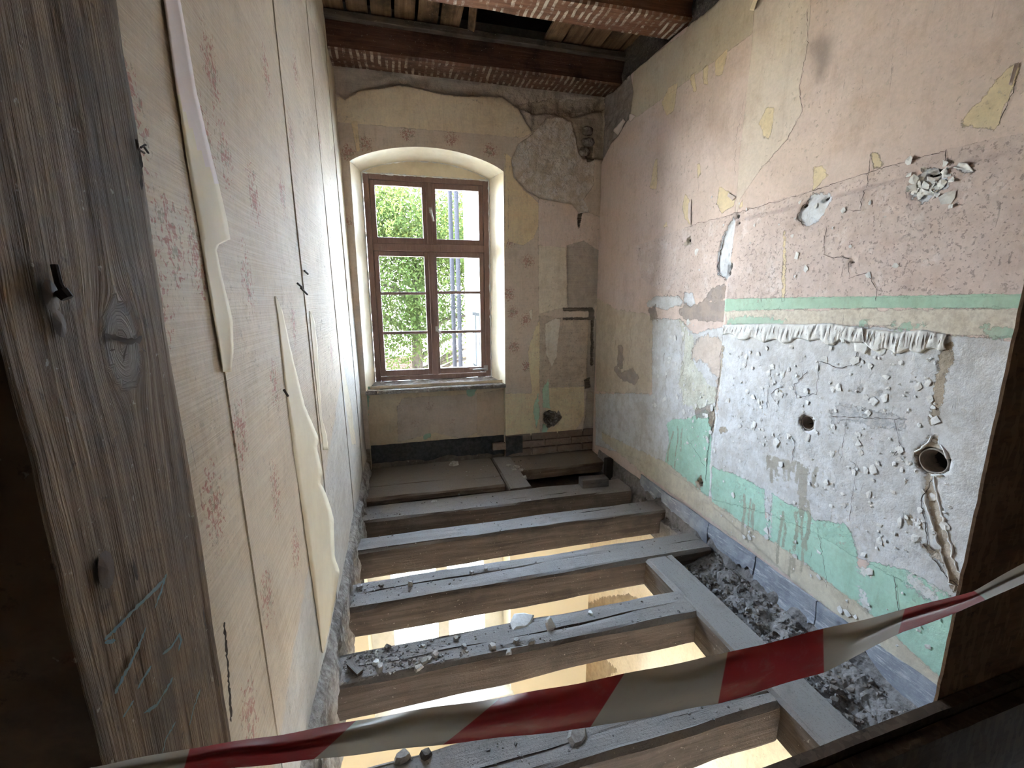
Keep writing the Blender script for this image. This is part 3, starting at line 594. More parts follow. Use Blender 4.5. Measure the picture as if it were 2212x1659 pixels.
# stone sill
V = []; nx = 70; ny = 10
for i in range(nx):
    t = i/(nx-1)
    for j in range(ny):
        s = j/(ny-1); y = YB-0.012+(YW+0.02-YB+0.012)*s; xa = ax0-0.005+(bx0-ax0)*s; xb = ax1+0.005+(bx1-ax1)*s; x = xa+(xb-xa)*t
        z = 0.672+0.02*s+0.008*float(fbm(np.array(x*14), np.array(y*14), 3)); V.append((x, y, z))
off = len(V); V2 = []
for i in range(nx):
    x, y, z = V[i*ny]; V2.append((x, y+0.012*float(vnoise(np.array(x*20), np.array(1.0))), z-0.03))
Fs = gridfaces(nx, ny).tolist()+[(i*ny, off+i, off+i+1, (i+1)*ny) for i in range(nx-1)]
mobj('window_sill', V+V2, Fs, MORTAR, wall_back, smooth=True)
# masonry behind: outer wall skin with openings for both windows and the added lower one
b = MB()
def skin(y0, y1):
    b.box((-3.0, y0, -3.4), (-2.1, y1, 4.6)); b.box((-2.1, y0, -0.8), (bx0, y1, 4.6)); b.box((-2.1, y0, -3.4), (bx0, y1, -2.5)); b.box((-1.0, y0, -2.5), (bx0, y1, -0.8)); b.box((bx1, y0, -3.4), (2.8, y1, 4.6)); b.box((bx0, y0, 2.40), (bx1, y1, 4.6)); b.box((bx0, y0, -0.80), (bx1, y1, 0.66)); b.box((bx0, y0, -3.4), (bx1, y1, -2.5))
skin(3.99, 4.20)
struct('wall_outer', b.v, b.f, plain('outer_render', (0.62, 0.60, 0.56)))
# bricks bared at the foot of the window wall
b0 = MB().box((-0.12, -0.02, 0), (0.12, 0.02, 0.062)); brk = None
for r, z in enumerate((0.005, 0.075, 0.142)):
    for k in range(4):
        x = 0.98+k*0.25-(0.12 if r % 2 else 0)
        if brk is None:
            brk = b0.build('brick', BRICKM, wall_back, bevel=0.006); o = brk
        else:
            o = brk.copy(); COL.objects.link(o); setparent(o, wall_back)
        o.location = (x, YB+0.012+0.004*random.random(), z); o.rotation_euler = (0, 0, random.uniform(-.02, .02)); o.scale = (random.uniform(.94, 1.02), 1, 1)
# broken stones bared in the upper corner
for i, (px, sx, sz) in enumerate([((1272, 282), .05, .035), ((1274, 306), .055, .035), ((1266, 328), .05, .035)]):
    b = MB(); nth, nph = 10, 7; V = []
    for a in range(nth):
        for p in range(nph):
            th = 2*math.pi*a/nth; ph = math.pi*p/(nph-1); rr = 1+0.5*float(fbm(np.array(a*.9+i*7), np.array(p*.9), 2))
            V.append((rr*sx*math.cos(th)*math.sin(ph)**.6, rr*0.03*math.sin(th)*math.sin(ph)**.6, sz*rr*math.cos(ph)))
    b.add(V, [(a*nph+p, ((a+1) % nth)*nph+p, ((a+1) % nth)*nph+p+1, a*nph+p+1) for a in range(nth) for p in range(nph-1)])
    o = b.build('stone', MORTAR, wall_back, smooth=True); c = BW([px])[0]; o.location = (min(c[0], XR-0.03), YB+0.03, c[1]-sz)
# rag of torn plaster and wire around an old socket hole
b = MB(); c = BW([(1190, 900)])[0]
for k in range(26):
    a = random.random()*6.28; r0 = 0.02+0.03*random.random(); r1 = r0+0.05*random.random()
    p0 = (c[0]+r0*math.cos(a), YB-0.004, c[1]+r0*math.sin(a)); p1 = (c[0]+r1*math.cos(a+.5), YB-0.012-0.025*random.random(), c[1]+r1*math.sin(a+.5)); p2 = (c[0]+r1*math.cos(a+1.0), YB-0.004, c[1]+r1*math.sin(a+1.0))
    b.add([p0, p1, p2], [(0, 1, 2)])
b.build('torn_plaster_rag', MORTAR, wall_back)
# black skirting band left on the plaster
def ragband(name, pts_top, h, onf, mat, parent=None, thick=0.008, amp=0.3, **k):
    V = []; N = len(pts_top)
    for i, (p, hh) in enumerate(zip(pts_top, h)):
        for j in range(4): V.append(onf(p, hh*j/3))
    o = mobj(name, V, gridfaces(N, 4, flip=True), mat, parent, **k); m = o.modifiers.new('t', 'SOLIDIFY'); m.thickness = thick; m.offset = 0; return o
DARKSK = plain('black_skirting_paint', (0.085, 0.083, 0.085), (0.05, 0.05, 0.052), 0.8, sc=30, bump=0.004)
for xa, xb, yy in ((ax0+0.005, ax1-0.005, YP-0.012), (ax1, 1.02, YB-0.008)):
    N = 60; xs = np.linspace(xa, xb, N); hh = 0.165+0.035*np.array([float(fbm(np.array(x*5+3), np.array(.5), 4)) for x in xs])*3
    ragband('trim_1', xs, np.clip(hh, 0.10, 0.205), lambda x, d, yy=yy: (x, yy+0.004*math.sin(x*40), 0.195-d), DARKSK, kind='structure')

# ------------------------------------------------------------------ window
GLASS = G('window_glass'); _tr = GLASS.n('BsdfTransparent', {0: (0.97, 0.98, 0.98)}); _gl = GLASS.n('BsdfGlossy', {'Color': (1, 1, 1), 'Roughness': 0.05})
_fr = GLASS.n('Fresnel', {0: 1.45}); _mx = GLASS.n('MixShader', {0: _fr.outputs[0], 1: _tr.outputs[0], 2: _gl.outputs[0]})
GLASS.t.links.new(_mx.outputs[0], GLASS.out.inputs[0]); GLASS = GLASS.m
win = empty('window_1', (0.29, YW, 0.70), label='brown wooden casement window of two top lights over two three-pane sashes', cat='window', kind='structure')
b = MB(); fx0, fx1, fz0, fz1 = -0.225, 0.800, 0.695, 2.395
b.box((fx0, YW, fz0), (fx0+0.045, YW+0.07, fz1)); b.box((fx1-0.045, YW, fz0), (fx1, YW+0.07, fz1)); b.box((fx0+0.045, YW, fz1-0.04), (fx1-0.045, YW+0.07, fz1)); b.box((fx0+0.045, YW, fz0), (fx1-0.045, YW+0.07, fz0+0.04))
b.build('window_frame', FRAME, win, bevel=0.004)
MB().box((fx0+0.045, YW-0.006, 1.800), (fx1-0.045, YW+0.065, 1.862)).build('transom', FRAME, win, bevel=0.006)
MB().box((0.268, YW-0.002, 1.862), (0.322, YW+0.06, fz1-0.04)).build('mullion', FRAME, win, bevel=0.005)
MB().box((0.268, YW-0.012, fz0+0.04), (0.320, YW+0.02, 1.80)).build('meeting_stile', FRAME, win, bevel=0.006)
def sash(x0, x1, z0, z1, px0, px1, pz0, pz1, bars):
    ya, yb_ = YW+0.012, YW+0.052; b = MB()
    b.box((x0, ya, z0), (px0, yb_, z1)); b.box((px1, ya, z0), (x1, yb_, z1)); b.box((px0, ya, z0), (px1, yb_, pz0)); b.box((px0, ya, pz1), (px1, yb_, z1))
    s = b.build('sash', FRAME, win, bevel=0.005)
    zz = [pz0]+bars+[pz1]
    for z in bars: MB().box((px0-0.002, ya+0.004, z-0.012), (px1+0.002, yb_-0.004, z+0.012)).build('glazing_bar', FRAME, s, bevel=0.003)
    for a, c in zip(zz[:-1], zz[1:]):
        MB().box((px0-0.004, ya+0.020, a), (px1+0.004, ya+0.023, c)).build('pane', GLASS, s)
    return s
zb0, zb1, zt0, zt1 = 0.738, 1.80, 1.862, 2.355
sash(fx0+0.046, 0.272, zt0, zt1, -0.138, 0.236, 1.912, 2.316, [])
s_tr = sash(0.318, fx1-0.046, zt0, zt1, 0.350, 0.716, 1.908, 2.310, [])
sash(fx0+0.046, 0.285, zb0, zb1, -0.138, 0.234, 0.788, 1.760, [1.452, 1.115])
s_br = sash(0.300, fx1-0.046, zb0, zb1, 0.340, 0.714, 0.788, 1.757, [1.459, 1.112])
def handle(c, p2, plate=True):
    b = MB(); c = Vector(c); p2 = Vector(p2)
    if plate: b.box((c.x-0.012, c.y-0.006, c.z-0.022), (c.x+0.012, c.y+0.004, c.z+0.022))
    b.tube([c, c+Vector((0, -0.03, 0))], 0.008, 8); b.tube([c+Vector((0, -0.03, 0)), p2+Vector((0, -0.03, 0))], [0.010, 0.006], 8)
    b.build('window_handle', METAL, win, smooth=False)
handle((0.302, YW-0.002, 2.135), (0.322, YW, 2.045)); handle((0.318, YW-0.012, 1.145), (0.358, YW-0.012, 1.085))
handle((0.752, YW-0.004, 0.772), (0.628, YW-0.004, 0.770), False)
MB().box((0.735, YW-0.01, 0.752), (0.772, YW+0.004, 0.80)).build('hinge_plate', METAL, win, bevel=0.003)

# ------------------------------------------------------------------ plank wall on the left
wall_left = empty('wall_left', (XL, 2.1, 0.0), label='left wall of wide wallpapered boards with torn cream strips', cat='wall', kind='structure')
seams = [0.716, 0.955, 1.395, 1.80, 2.25, 2.60, 2.95, 3.28, 3.66]
spL = [(475, 150), (590, 165), (650, 150), (385, 520), (440, 545), (525, 930), (470, 1095), (580, 1290), (600, 1060), (540, 1545), (620, 420), (560, 420), (640, 300), (700, 300), (300, 240), (545, 600), (600, 830), (640, 700), (690, 860), (720, 760), (350, 640), (500, 330), (640, 1180), (460, 300)]
lean = lambda z: -0.012*(z-0.5)
for k, (y0, y1) in enumerate(zip(seams[:-1], seams[1:])):
    y0 += 0.0012; y1 -= 0.0012
    U3, Z3, a, c = hgrid(y0, y1, 0.03, 3.22, 0.022); P3 = np.stack([U3, Z3], 1)
    s3 = np.full(len(P3), -0.12)
    for p in spL:
        q = LW([p])[0]; d = np.hypot((P3[:, 0]-q[0]), (P3[:, 1]-q[1])*0.55); s3 = np.maximum(s3, np.maximum(0.030-d, -0.12))
    A3 = {'sprig': s3, 'grey': np.clip(0.75-Z3+(U3-2.0)*0.35, -0.12, 0.3), 'cream': union(P3, [LW(PX("650,-30 690,-10 724,140 735,300 722,330 716,200 700,80")), LW(PX("727,660 740,760 760,880 770,960 760,960 745,860")), LW(PX("735,300 757,420 757,600 740,560"))])}
    cup = 0.0022*((U3-(y0+y1)/2)/((y1-y0)/2))**2*(1 if k % 2 else -0.6)
    off = (RNG.random()-0.5)*0.003
    X3 = XL+lean(Z3)+cup+off+0.004*fbm(U3*4+k*9, Z3*1.2, 3)
    ragz = 0.06+0.07*fbm(U3*5, U3*0, 3); Z3 = np.maximum(Z3, 0.03+ragz)
    front = np.stack([X3, U3, Z3], 1); back = front-np.array([0.026, 0, 0]); n3 = len(front)
    Fc = gridfaces(a, c).tolist()
    for i in range(c-1):
        Fc.append((i+1, n3+i+1, n3+i, i)); q = (a-1)*c+i; Fc.append((q, n3+q, n3+q+1, q+1))
    mobj('plank', np.concatenate([front, back]), Fc, LWALL, wall_left, attrs={kk: np.concatenate([v, v]) for kk, v in A3.items()}, smooth=False)
MB().box((XL-0.12, 0.716, -0.35), (XL-0.05, YB+0.3, 3.4)).build('backing_boards', BLACKB, wall_left)
def onL(q, off=0.0):
    c = LW([q])[0]; return np.array([XL+lean(c[1])+off, c[0], c[1]])
def strip(name, left, right, mats, curl=0.0, lift=0.006, pinkto=None, n=70):
    L_ = np.array(PX(left)); R_ = np.array(PX(right)); V = []; mi = []
    ys = np.linspace(max(L_[0, 1], R_[0, 1]), min(L_[-1, 1], R_[-1, 1]), n); m = 7
    for i, y in enumerate(ys):
        xl = np.interp(y, L_[:, 1], L_[:, 0]); xr = np.interp(y, R_[:, 1], R_[:, 0]); 
        for j in range(m):
            t = j/(m-1); e = (2*t-1)
            V.append(onL((xl+(xr-xl)*t+RNG.normal(0, .25), y), lift+curl*e*e*(0.5+0.5*math.sin(i*0.11))))
    for i in range(n-1):
        for j in range(m-1): mi.append(1 if (pinkto and ys[i] < pinkto-(6-j)*38) else 0)
    o = mobj(name, V, gridfaces(n, m), None, wall_left, mats=mats, mi=mi, smooth=True); md = o.modifiers.new('t', 'SOLIDIFY'); md.thickness = 0.0012
    return o
strip('torn_paper_strip', "368,-20 371,0 388,150 417,345 443,500 457,603 476,740 486,803", "402,-20 405,0 436,200 470,345 481,385 500,470 508,524 476,530 486,586 508,692 508,754 503,803", [CREAM, PINKP], 0.003, 0.004, pinkto=430)
strip('torn_paper_strip', "600,640 605,679 618,826 636,981 648,1070 669,1234 691,1411", "602,640 615,672 636,775 660,878 689,947 684,967 696,1019 691,1043 702,1064 718,1114 720,1205 730,1234 709,1349 693,1412", [CREAM], 0.001, 0.004)
strip('torn_paper_strip', "672,672 675,723 682,809 691,905 698,972", "673,672 682,692 687,740 692,844 696,905 706,940 709,972", [CREAM], 0.002, 0.004, n=40)
# nails and hooks in the planks
for p0, p1 in (((645, 612), (652, 622)), ((652, 622), (662, 636)), ((660, 585), (664, 592)), ((613, 842), (617, 856))):
    MB().tube([onL(p0, .008), onL(p1, .014)], 0.0035, 6).build('bent_nail', IRON, wall_left)
# crumbling mortar bed along the foot of the planks
V = []; ny, nz = 220, 26
for i in range(ny):
    y = 0.72+(YB-0.05-0.72)*i/(ny-1); zt = 0.17+0.09*float(fbm(np.array(y*3.2), np.array(2.0), 4))-0.02*(y-0.7)
    for j in range(nz):
        z = zt-(zt+0.26)*j/(nz-1); e = min(1.0, j/3)
        V.append((-0.332+e*(0.016+0.05*(0.5+float(fbm(np.array(y*13), np.array(z*13), 4)))*(0.4+0.6*min(1, j/10))), y, z))
mobj('mortar_bed', V, gridfaces(ny, nz, flip=True), MORTAR, wall_left, smooth=False)

# ------------------------------------------------------------------ ceiling
ceiling = empty('ceiling', (0.7, 2.0, 3.3), label='open ceiling of rough boards above the dark beams', cat='ceiling', kind='structure')
b = MB(); b.box((-2.2, -3.2, 3.62), (2.8, 4.2, 3.70)); b.build('attic_deck', BLACKB, ceiling)
bw = 0.148; x = XL-0.05; k = 0
bm0 = None
while x < XR+0.05:
    miss = 0.47 < x+bw/2 < 1.14
    for ya, yb_, m in ((2.60, 3.66, miss), (1.75, 2.62, False), (0.9, 1.77, False), (-0.1, 0.92, False)):
        if m: continue
        if bm0 is None: bo = MB().box((-bw/2+0.005, -0.5, 0), (bw/2-0.005, 0.5, 0.024)).build('ceiling_board', CEILP, ceiling, bevel=0.003); bm0 = bo
        else: bo = bm0.copy(); COL.objects.link(bo); setparent(bo, ceiling)
        bo.location = (x+bw/2, (ya+yb_)/2, 3.215+0.008*random.random()); bo.scale = (random.uniform(.93, 1.0), yb_-ya, 1); bo.rotation_euler = (0, random.uniform(-.03, .03), random.uniform(-.006, .006))
    x += bw; k += 1
bo = bm0.copy(); COL.objects.link(bo); setparent(bo, ceiling); bo.location = (0.545, 3.05, 3.19); bo.scale = (0.35, 1.1, 1.5); bo.rotation_euler = (0.02, 0.3, -0.10)
def hewn(name, lo, hi, mat, axis='x', seed=0, wob=0.006, crack=None, parent=None, n=None, wane=0.012, **kw):
    """hand-hewn beam: subdivided, wavy arrises, waney edges and a drying crack in the top"""
    lo = np.array(lo, float); hi = np.array(hi, float); Lx = (hi-lo)[0 if axis == 'x' else 1]; n = n or max(12, int(Lx/0.03))
    Wd = (hi-lo)[1 if axis == 'x' else 0]; Hh = hi[2]-lo[2]
    prof = []   # around the section: (w, h) 0..1
    cw = crack if crack is not None else None
    tops = [0.0+wane/Wd, 0.12, 0.3, 0.5, 0.7, 0.88, 1-wane/Wd]
    if cw is not None: tops = sorted([t for t in tops if abs(t-cw) > 0.09]+[cw-0.016, cw, cw+0.016])
    prof += [(t, 1.0, 'c' if (cw is not None and t == cw) else 't') for t in tops]
    prof += [(1.0, 1-wane/Hh*1.2, 's'), (1.0, 0.7, 's'), (1.0, 0.35, 's'), (1.0, wane/Hh, 's'), (1-wane/Wd, 0, 'b'), (0.5, 0, 'b'), (wane/Wd, 0, 'b'), (0.0, wane/Hh, 's'), (0.0, 0.35, 's'), (0.0, 0.7, 's'), (0.0, 1-wane/Hh*1.2, 's')]
    m = len(prof); V = []
    for i in range(n+1):
        l = lo[0 if axis == 'x' else 1]+Lx*i/n
        cdrift = 0.05*math.sin(l*2.1+seed)+0.02*math.sin(l*7.3+seed*2)
        for q, (w, h, ty) in enumerate(prof):
            ang = q*0.9
            dw = wob*2.2*float(fbm(np.array(l*2.6+seed*13.7), np.array(ang+0.3), 3)); dh = wob*2.0*float(fbm(np.array(l*2.9+seed*7.1+50), np.array(ang), 3))
            ww = w
            if ty == 'c' or (cw is not None and abs(w-cw) < 0.03): ww = w+cdrift
            hz = h
            dep = 0
            if ty == 'c': dep = 0.016*max(0.0, float(vnoise(np.array(l*2.3+seed), np.array(3.0)))-0.38)*1.6
            a = lo[1 if axis == 'x' else 0]+Wd*ww+dw; z = lo[2]+Hh*hz+dh*0.6-dep
            V.append((l, a, z) if axis == 'x' else (a, l, z))
    Fc = []
    for i in range(n):
        for q in range(m):
            f = (i*m+q, i*m+(q+1) % m, (i+1)*m+(q+1) % m, (i+1)*m+q); Fc.append(f[::-1] if axis == 'y' else f)
    e0 = tuple(range(m)); e1 = tuple(n*m+q for q in range(m))
    Fc += [e0[::-1], e1] if axis == 'x' else [e0, e1[::-1]]
    return mobj(name, V, Fc, mat, parent, **kw)
for i, (y0, y1, lab) in enumerate(((3.375, 3.60, 'dark ceiling beam lying along the top of the window wall'), (2.56, 2.775, 'ceiling beam coloured as lit, streaked with plaster, nearest in view'))):
    hewn('ceiling_beam', (XL-0.2, y0, ZC), (XR+0.14, y1, ZC+0.20), CEIL_LIT if i == 1 else CEILB, 'x', seed=31+i, wob=0.007, label=lab, cat='beam', group='ceiling beams')
MB().box((XL-0.1, 3.33, 3.165), (XR+0.1, 3.63, 3.205)).build('ledger_board', wood('ledger_wood', (0.09, 0.072, 0.06), (0.15, 0.125, 0.105), 'x', dark=0.8), ceiling, bevel=0.004)
MB().box((XR+0.08, 0.4, 2.9), (XR+0.13, YB+0.1, 3.64)).build('wall_head', SOOT, wall_right)

# ------------------------------------------------------------------ floor joists
ordn = ['first', 'second', 'third', 'fourth', 'fifth', 'sixth']
JO = [(2.735, 2.945, 1.62, -0.135, 0.30, 'dusty joist nearest the window wall, carrying a wood offcut'), (2.375, 2.535, 1.70, -0.175, 0.72, 'dusty floor joist, second from the window, with a long drying crack'),
      (1.905, 2.095, 1.66, -0.165, 0.55, 'dusty floor joist, third from the window, meeting the trimmer end'), (1.475, 1.64, 1.245, -0.155, 0.50, 'fourth joist from the window, strewn with white shards and rubble'), (1.005, 1.165, 1.225, -0.16, 0.35, 'nearest floor joist, half hidden by the barrier tape')]
for i, (y0, y1, xe, zb, ck, lab) in enumerate(JO):
    hewn('floor_joist', (-0.34, y0, zb), (xe, y1, 0.0), JOIST, 'x', seed=i*3+1, wob=0.012, crack=ck, label=lab, cat='joist', group='floor joists')
hewn('wall_plate', (-0.33, 3.06, -0.06), (0.725, 3.66, 0.0), LEDGE, 'x', seed=41, wob=0.01, crack=0.35, label='wide dusty timber ledge along the window wall', cat='beam')
hewn('wall_plate', (0.90, 3.30, -0.10), (1.72, 3.66, -0.01), LEDGE, 'x', seed=44, wob=0.01, label='narrow timber ledge in the far right corner', cat='beam')
hewn('timber_spacer', (0.735, 2.96, -0.10), (0.915, 3.64, 0.004), TRIMW, 'y', seed=52, wob=0.006, label='short timber spacer between window wall ledge and first joist', cat='beam')
tr = hewn('trimmer_beam', (1.235, 0.60, -0.165), (1.405, 1.90, 0.002), TRIMW, 'y', seed=61, wob=0.007, crack=0.7, label='trimmer beam running beside the right wall, joists framed into it', cat='beam')
b = MB().box((-0.34, 2.62, -0.20), (1.72, 3.64, -0.18)); b.build('light_stop_board', plain('light_stop_brown', (0.17, 0.115, 0.085), (0.10, 0.07, 0.055), sc=14, bump=.004), None, label='dark boarding added to keep light out under the far joists', cat='board')  # added board: stops light from below so the far gaps stay dark
# wood offcut and block on the far joist
o = MB().box((-0.105, -0.045, 0), (0.105, 0.045, 0.062)).build('wood_offcut', wood('offcut_wood', (0.13, 0.11, 0.10), (0.20, 0.175, 0.16), 'x'), bevel=0.004, label='dark rectangular wood offcut lying on the farthest joist', cat='wood block')
o.location = (1.37, 2.86, 0.003); o.rotation_euler = (0, 0, -0.06)
b = MB().box((1.60, 3.10, -0.11), (1.66, 3.16, 0.095)); o = b.build('pipe_stub', IRON, None, bevel=0.008, label='short dark square stub standing in the far right corner', cat='post')

# floor filling along the right wall
floor = empty('floor', (1.5, 1.8, -0.15), label='rubble fill between the trimmer and the right wall', cat='floor', kind='structure')
V = []; nxg, nyg = 34, 250
for i in range(nxg):
    for j in range(nyg):
        y = 0.55+(3.62-0.55)*j/(nyg-1); t = i/(nxg-1)
        xl = 1.39 if y < 1.9 else (1.39+0.25*min(1, (y-1.9)/0.02) if y < 2.9 else 1.64)
        xl += 0.03*float(fbm(np.array(y*9), np.array(1.5), 3)) if y > 1.95 else 0
        x = xl+(1.72-xl)*t; z = -0.075+0.045*t+0.07*float(fbm(np.array(x*11), np.array(y*11), 5, 0.62))
        if y < 1.9: z += 0.03*math.exp(-((x-1.47)/0.05)**2)*-1
        if i == 0: z = -0.24
        V.append((x, y, z))
mobj('rubble_fill', V, gridfaces(nxg, nyg), DEBRIS, floor, smooth=False)
def chunk(b, c, r, flat=0.6):
    n = 5; V = []
    a0 = random.random()*6.28; tilt = random.uniform(-.4, .4)
    top = [(c[0]+r*math.cos(a0+2*math.pi*k/n)*(0.5+random.random()*.8), c[1]+r*math.sin(a0+2*math.pi*k/n)*(0.5+random.random()*.8)) for k in range(n)]
    V = [(x, y, c[2]) for x, y in top]+[(c[0]+(x-c[0])*.7, c[1]+(y-c[1])*.7, c[2]+r*flat*(0.6+.6*random.random())+tilt*(x-c[0])) for x, y in top]
    b.add(V, [tuple(range(n))[::-1], tuple(range(n, 2*n))]+[(k, (k+1) % n, n+(k+1) % n, n+k) for k in range(n)])
b = MB(); b2 = MB()
for k in range(2600):
    y = 0.6+2.3*random.random(); xl = 1.42 if y < 1.9 else 1.66
    x = xl+(1.69-xl)*random.random(); t = (x-xl)/(1.72-xl); z = -0.075+0.045*t+0.07*float(fbm(np.array(x*11), np.array(y*11), 5, 0.62))-0.003
    chunk(b if k % 3 else b2, (x, y, z), 0.0035+0.015*random.random()**3)
b.build('rubble_stones', DEBRIS, floor, kind='stuff'); b2.build('rubble_stones', CHIPD, floor, kind='stuff')
# fine grit lying on the joists
b = MB(); b2 = MB(); b3 = MB()
for (y0, y1, xe, zb, ck, lab), cnt in zip(JO, (210, 240, 300, 640, 240)):
    for k in range(cnt):
        heavy = cnt == 640 and random.random() < .55
        x = (-0.28+abs(random.gauss(0, .22))) if heavy or random.random() < .3 else -0.27+(min(xe, 1.55)+0.25)*random.random()
        y = y0+0.015+(y1-y0-0.03)*random.random(); bb = random.choice((b, b2, b2, b3)); chunk(bb, (min(x, xe-.03), y, -0.001), 0.0018+0.006*random.random()**3+(0.004*random.random() if heavy else 0))
for k in range(260):
    x = random.gauss(0.82, .22) if k % 2 else -0.28+1.9*random.random(); y = 3.12+0.48*random.random()
    if x > 1.6 or x < -.28: continue
    chunk(random.choice((b, b2, b3)), (x, y if x < .9 else max(y, 3.34), -0.002 if x < .9 else -0.012), 0.002+0.008*random.random()**3)
b.build('pale_grit', CHIPM, floor, kind='stuff'); b2.build('grey_grit', DEBRIS, floor, kind='stuff'); b3.build('dark_grit', CHIPD, floor, kind='stuff')
# single chips one can pick out
jn = {0: 'farthest', 1: 'second', 2: 'third', 3: 'fourth', 4: 'nearest'}
def chip(px, r, mat, label, group=None, flat=0.45, z=0.0, sx=1.0, rot=0.0, tilt=0.0):
    c = FL([px], z)[0]; b = MB(); n = 7
    out = [(r*math.cos(2*math.pi*k/n)*(0.6+.7*random.random())*sx, r*math.sin(2*math.pi*k/n)*(0.6+.7*random.random())) for k in range(n)]
    hh = r*flat; V = [(x, y, 0) for x, y in out]+[(x*.75+.1*r, y*.75, hh*(0.7+.6*random.random())) for x, y in out]
    b.add(V, [tuple(range(n))[::-1], tuple(range(n, 2*n))]+[(k, (k+1) % n, n+(k+1) % n, n+k) for k in range(n)])
    o = b.build('plaster_chip', mat, None, label=label, cat='plaster chip', group=group); o.location = (c[0], c[1], z+0.001+r*.55*math.sin(tilt)); o.rotation_euler = (tilt, 0, rot); return o
chip((1128, 1342), 0.042, WHITEP, 'flat white plaster shard at the back edge of the fourth joist', flat=.16, sx=1.45, rot=.3, tilt=.22)
chip((1186, 1356), 0.036, WHITEP, 'upright pointed white plaster shard on the fourth joist', flat=.16, sx=.8, rot=.5, tilt=.75)
chip((1247, 1592), 0.036, CHIPM, 'grey plaster shard on the nearest joist below the tape', flat=.2, rot=.4, tilt=.3)
chip((1274, 1326), 0.015, WHITEP, 'small white shard near the right end of the fourth joist', flat=.5)
chip((886, 1264), 0.016, CHIPM, 'upright brown-grey chip standing on the third joist', flat=1.3)
chip((777, 1268), 0.020, CHIPM, 'grey chip at the left end of the third joist', flat=.6)
chip((823, 1266), 0.016, CHIPD, 'dark chip beside the left end of the third joist', flat=.5)
chip((1019, 1238), 0.014, CHIPM, 'left one of two pale pebbles on the third joist', flat=.7)
chip((1049, 1231), 0.013, CHIPM, 'right one of two pale pebbles on the third joist', flat=.9)
chip((991, 1069), 0.020, CHIPM, 'white chip on the dusty far joist left of its middle', flat=.35, sx=1.2) if False else chip((937, 1084), 0.020, CHIPM, 'pale chip on the farthest joist, left of its middle', flat=.35, sx=1.3)
chip((992, 1071), 0.013, CHIPD, 'black chip on the farthest joist at its back edge', flat=.8)
chip((980, 1004), 0.040, CHIPM, 'pale plaster chip leaning on the timber ledge under the window', flat=.7)
chip((1132, 1032), 0.026, CHIPM, 'white chip on the short timber spacer', flat=.4)
for i, (px, r, nmq) in enumerate([((1115, 1010), .03, 'leftmost'), ((1098, 1008), .03, 'back'), ((1125, 1016), .025, 'right'), ((1110, 1018), .026, 'front')]):
    chip(px, r, CHIPM, nmq+' chip of the little heap on the timber ledge beside the spacer', 'heap of chips on the ledge', .5)
for i, (px, r, m) in enumerate([((838, 1398), .016, CHIPD), ((905, 1445), .022, CHIPM), ((915, 1430), .022, CHIPM), ((940, 1415), .018, CHIPM), ((925, 1425), .016, CHIPM), ((895, 1440), .016, CHIPD)]):
    chip(px, r, m, ['dark lump at the back edge of the fourth joist, left half', 'large front chip of the heap on the left half of the fourth joist', 'large middle chip of the heap on the left half of the fourth joist', 'rearmost chip of the heap on the left half of the fourth joist', 'small pale chip of the heap on the left half of the fourth joist', 'small dark chip of the heap on the left half of the fourth joist'][i], 'heap of chips on the fourth joist', .5)
for px, r, m, l in [((1063, 1398), .02, CHIPM, 'grey stone near the middle of the fourth joist'), ((1002, 1398), .014, CHIPM, 'round pebble on the fourth joist left of the grey stone'), ((1115, 1385), .014, CHIPM, 'pale pebble on the fourth joist in front of the white shards'), ((1148, 1388), .017, CHIPD, 'dark lump on the fourth joist right of the pale pebble'), ((1098, 1410), .015, CHIPM, 'square stone at the front edge of the fourth joist'), ((820, 1445), .022, CHIPM, 'tilted flat chip near the left end of the fourth joist'), ((812, 1432), .014, WHITEP, 'small white chip near the left end of the fourth joist'), ((985, 1380), .014, CHIPM, 'pebble at the back edge of the fourth joist'), ((920, 1632), .02, CHIPD, 'dark lump on the nearest joist below the tape'), ((870, 1638), .024, CHIPM, 'grey lump at the left end of the nearest joist')]:
    chip(px, r, m, l, flat=.7)
c = FL([(735, 1465)])[0]
o = MB().box((-0.035, -0.012, 0), (0.035, 0.012, 0.018)).build('wood_splinter', JOIST, None, label='broken wood splinter at the left end of the fourth joist', cat='splinter'); o.location = (-0.235, c[1]+0.02, 0.004); o.rotation_euler = (0.1, 0.1, -0.9)

# grey-blue skirting paint on the right wall
g = G('grey_blue_skirting'); Pq = g.pos(); _n = g.noise(g.map(Pq, (30, 8, 60)), 1.0, 6, .75)
SKIRT = g.fin(g.mix(g.st(_n, .54, .66, 0, .8), g.mix(g.st(g.noise(Pq, 12, 5, .7), .4, .6), (0.25, 0.27, 0.32), (0.35, 0.37, 0.42)), (0.62, 0.63, 0.65)), 0.7, g.bump(g.ma('MULTIPLY', _n, .004), 1.0), .3)
segs = [(0.60, 1.28, 0.045), (1.285, 1.62, 0.052), (1.628, 1.97, 0.06), (1.975, 2.45, 0.075), (2.455, 2.72, 0.085)]
for i, (ya, yb_, zt) in enumerate(segs):
    N = 60; ys = np.linspace(ya, yb_, N)
    V = []
    for y in ys:
        h = 0.11+0.30*float(fbm(np.array(y*4.3+i), np.array(.3), 5, .6)); z1 = 0.115+0.012*float(fbm(np.array(y*8), np.array(4.4), 3))
        for j in range(5): V.append((XR-0.014-0.004*math.sin(j*1.2+y*6), y, z1-max(0.03, h)*j/4))
    o = struct('trim_2', V, gridfaces(N, 5, flip=True), SKIRT, label='grey-blue painted skirting on the right wall, piece %s from the window' % ['fifth', 'fourth', 'third', 'second', 'first'][i], cat='skirting')
    m = o.modifiers.new('t', 'SOLIDIFY'); m.thickness = 0.010; m.offset = 0
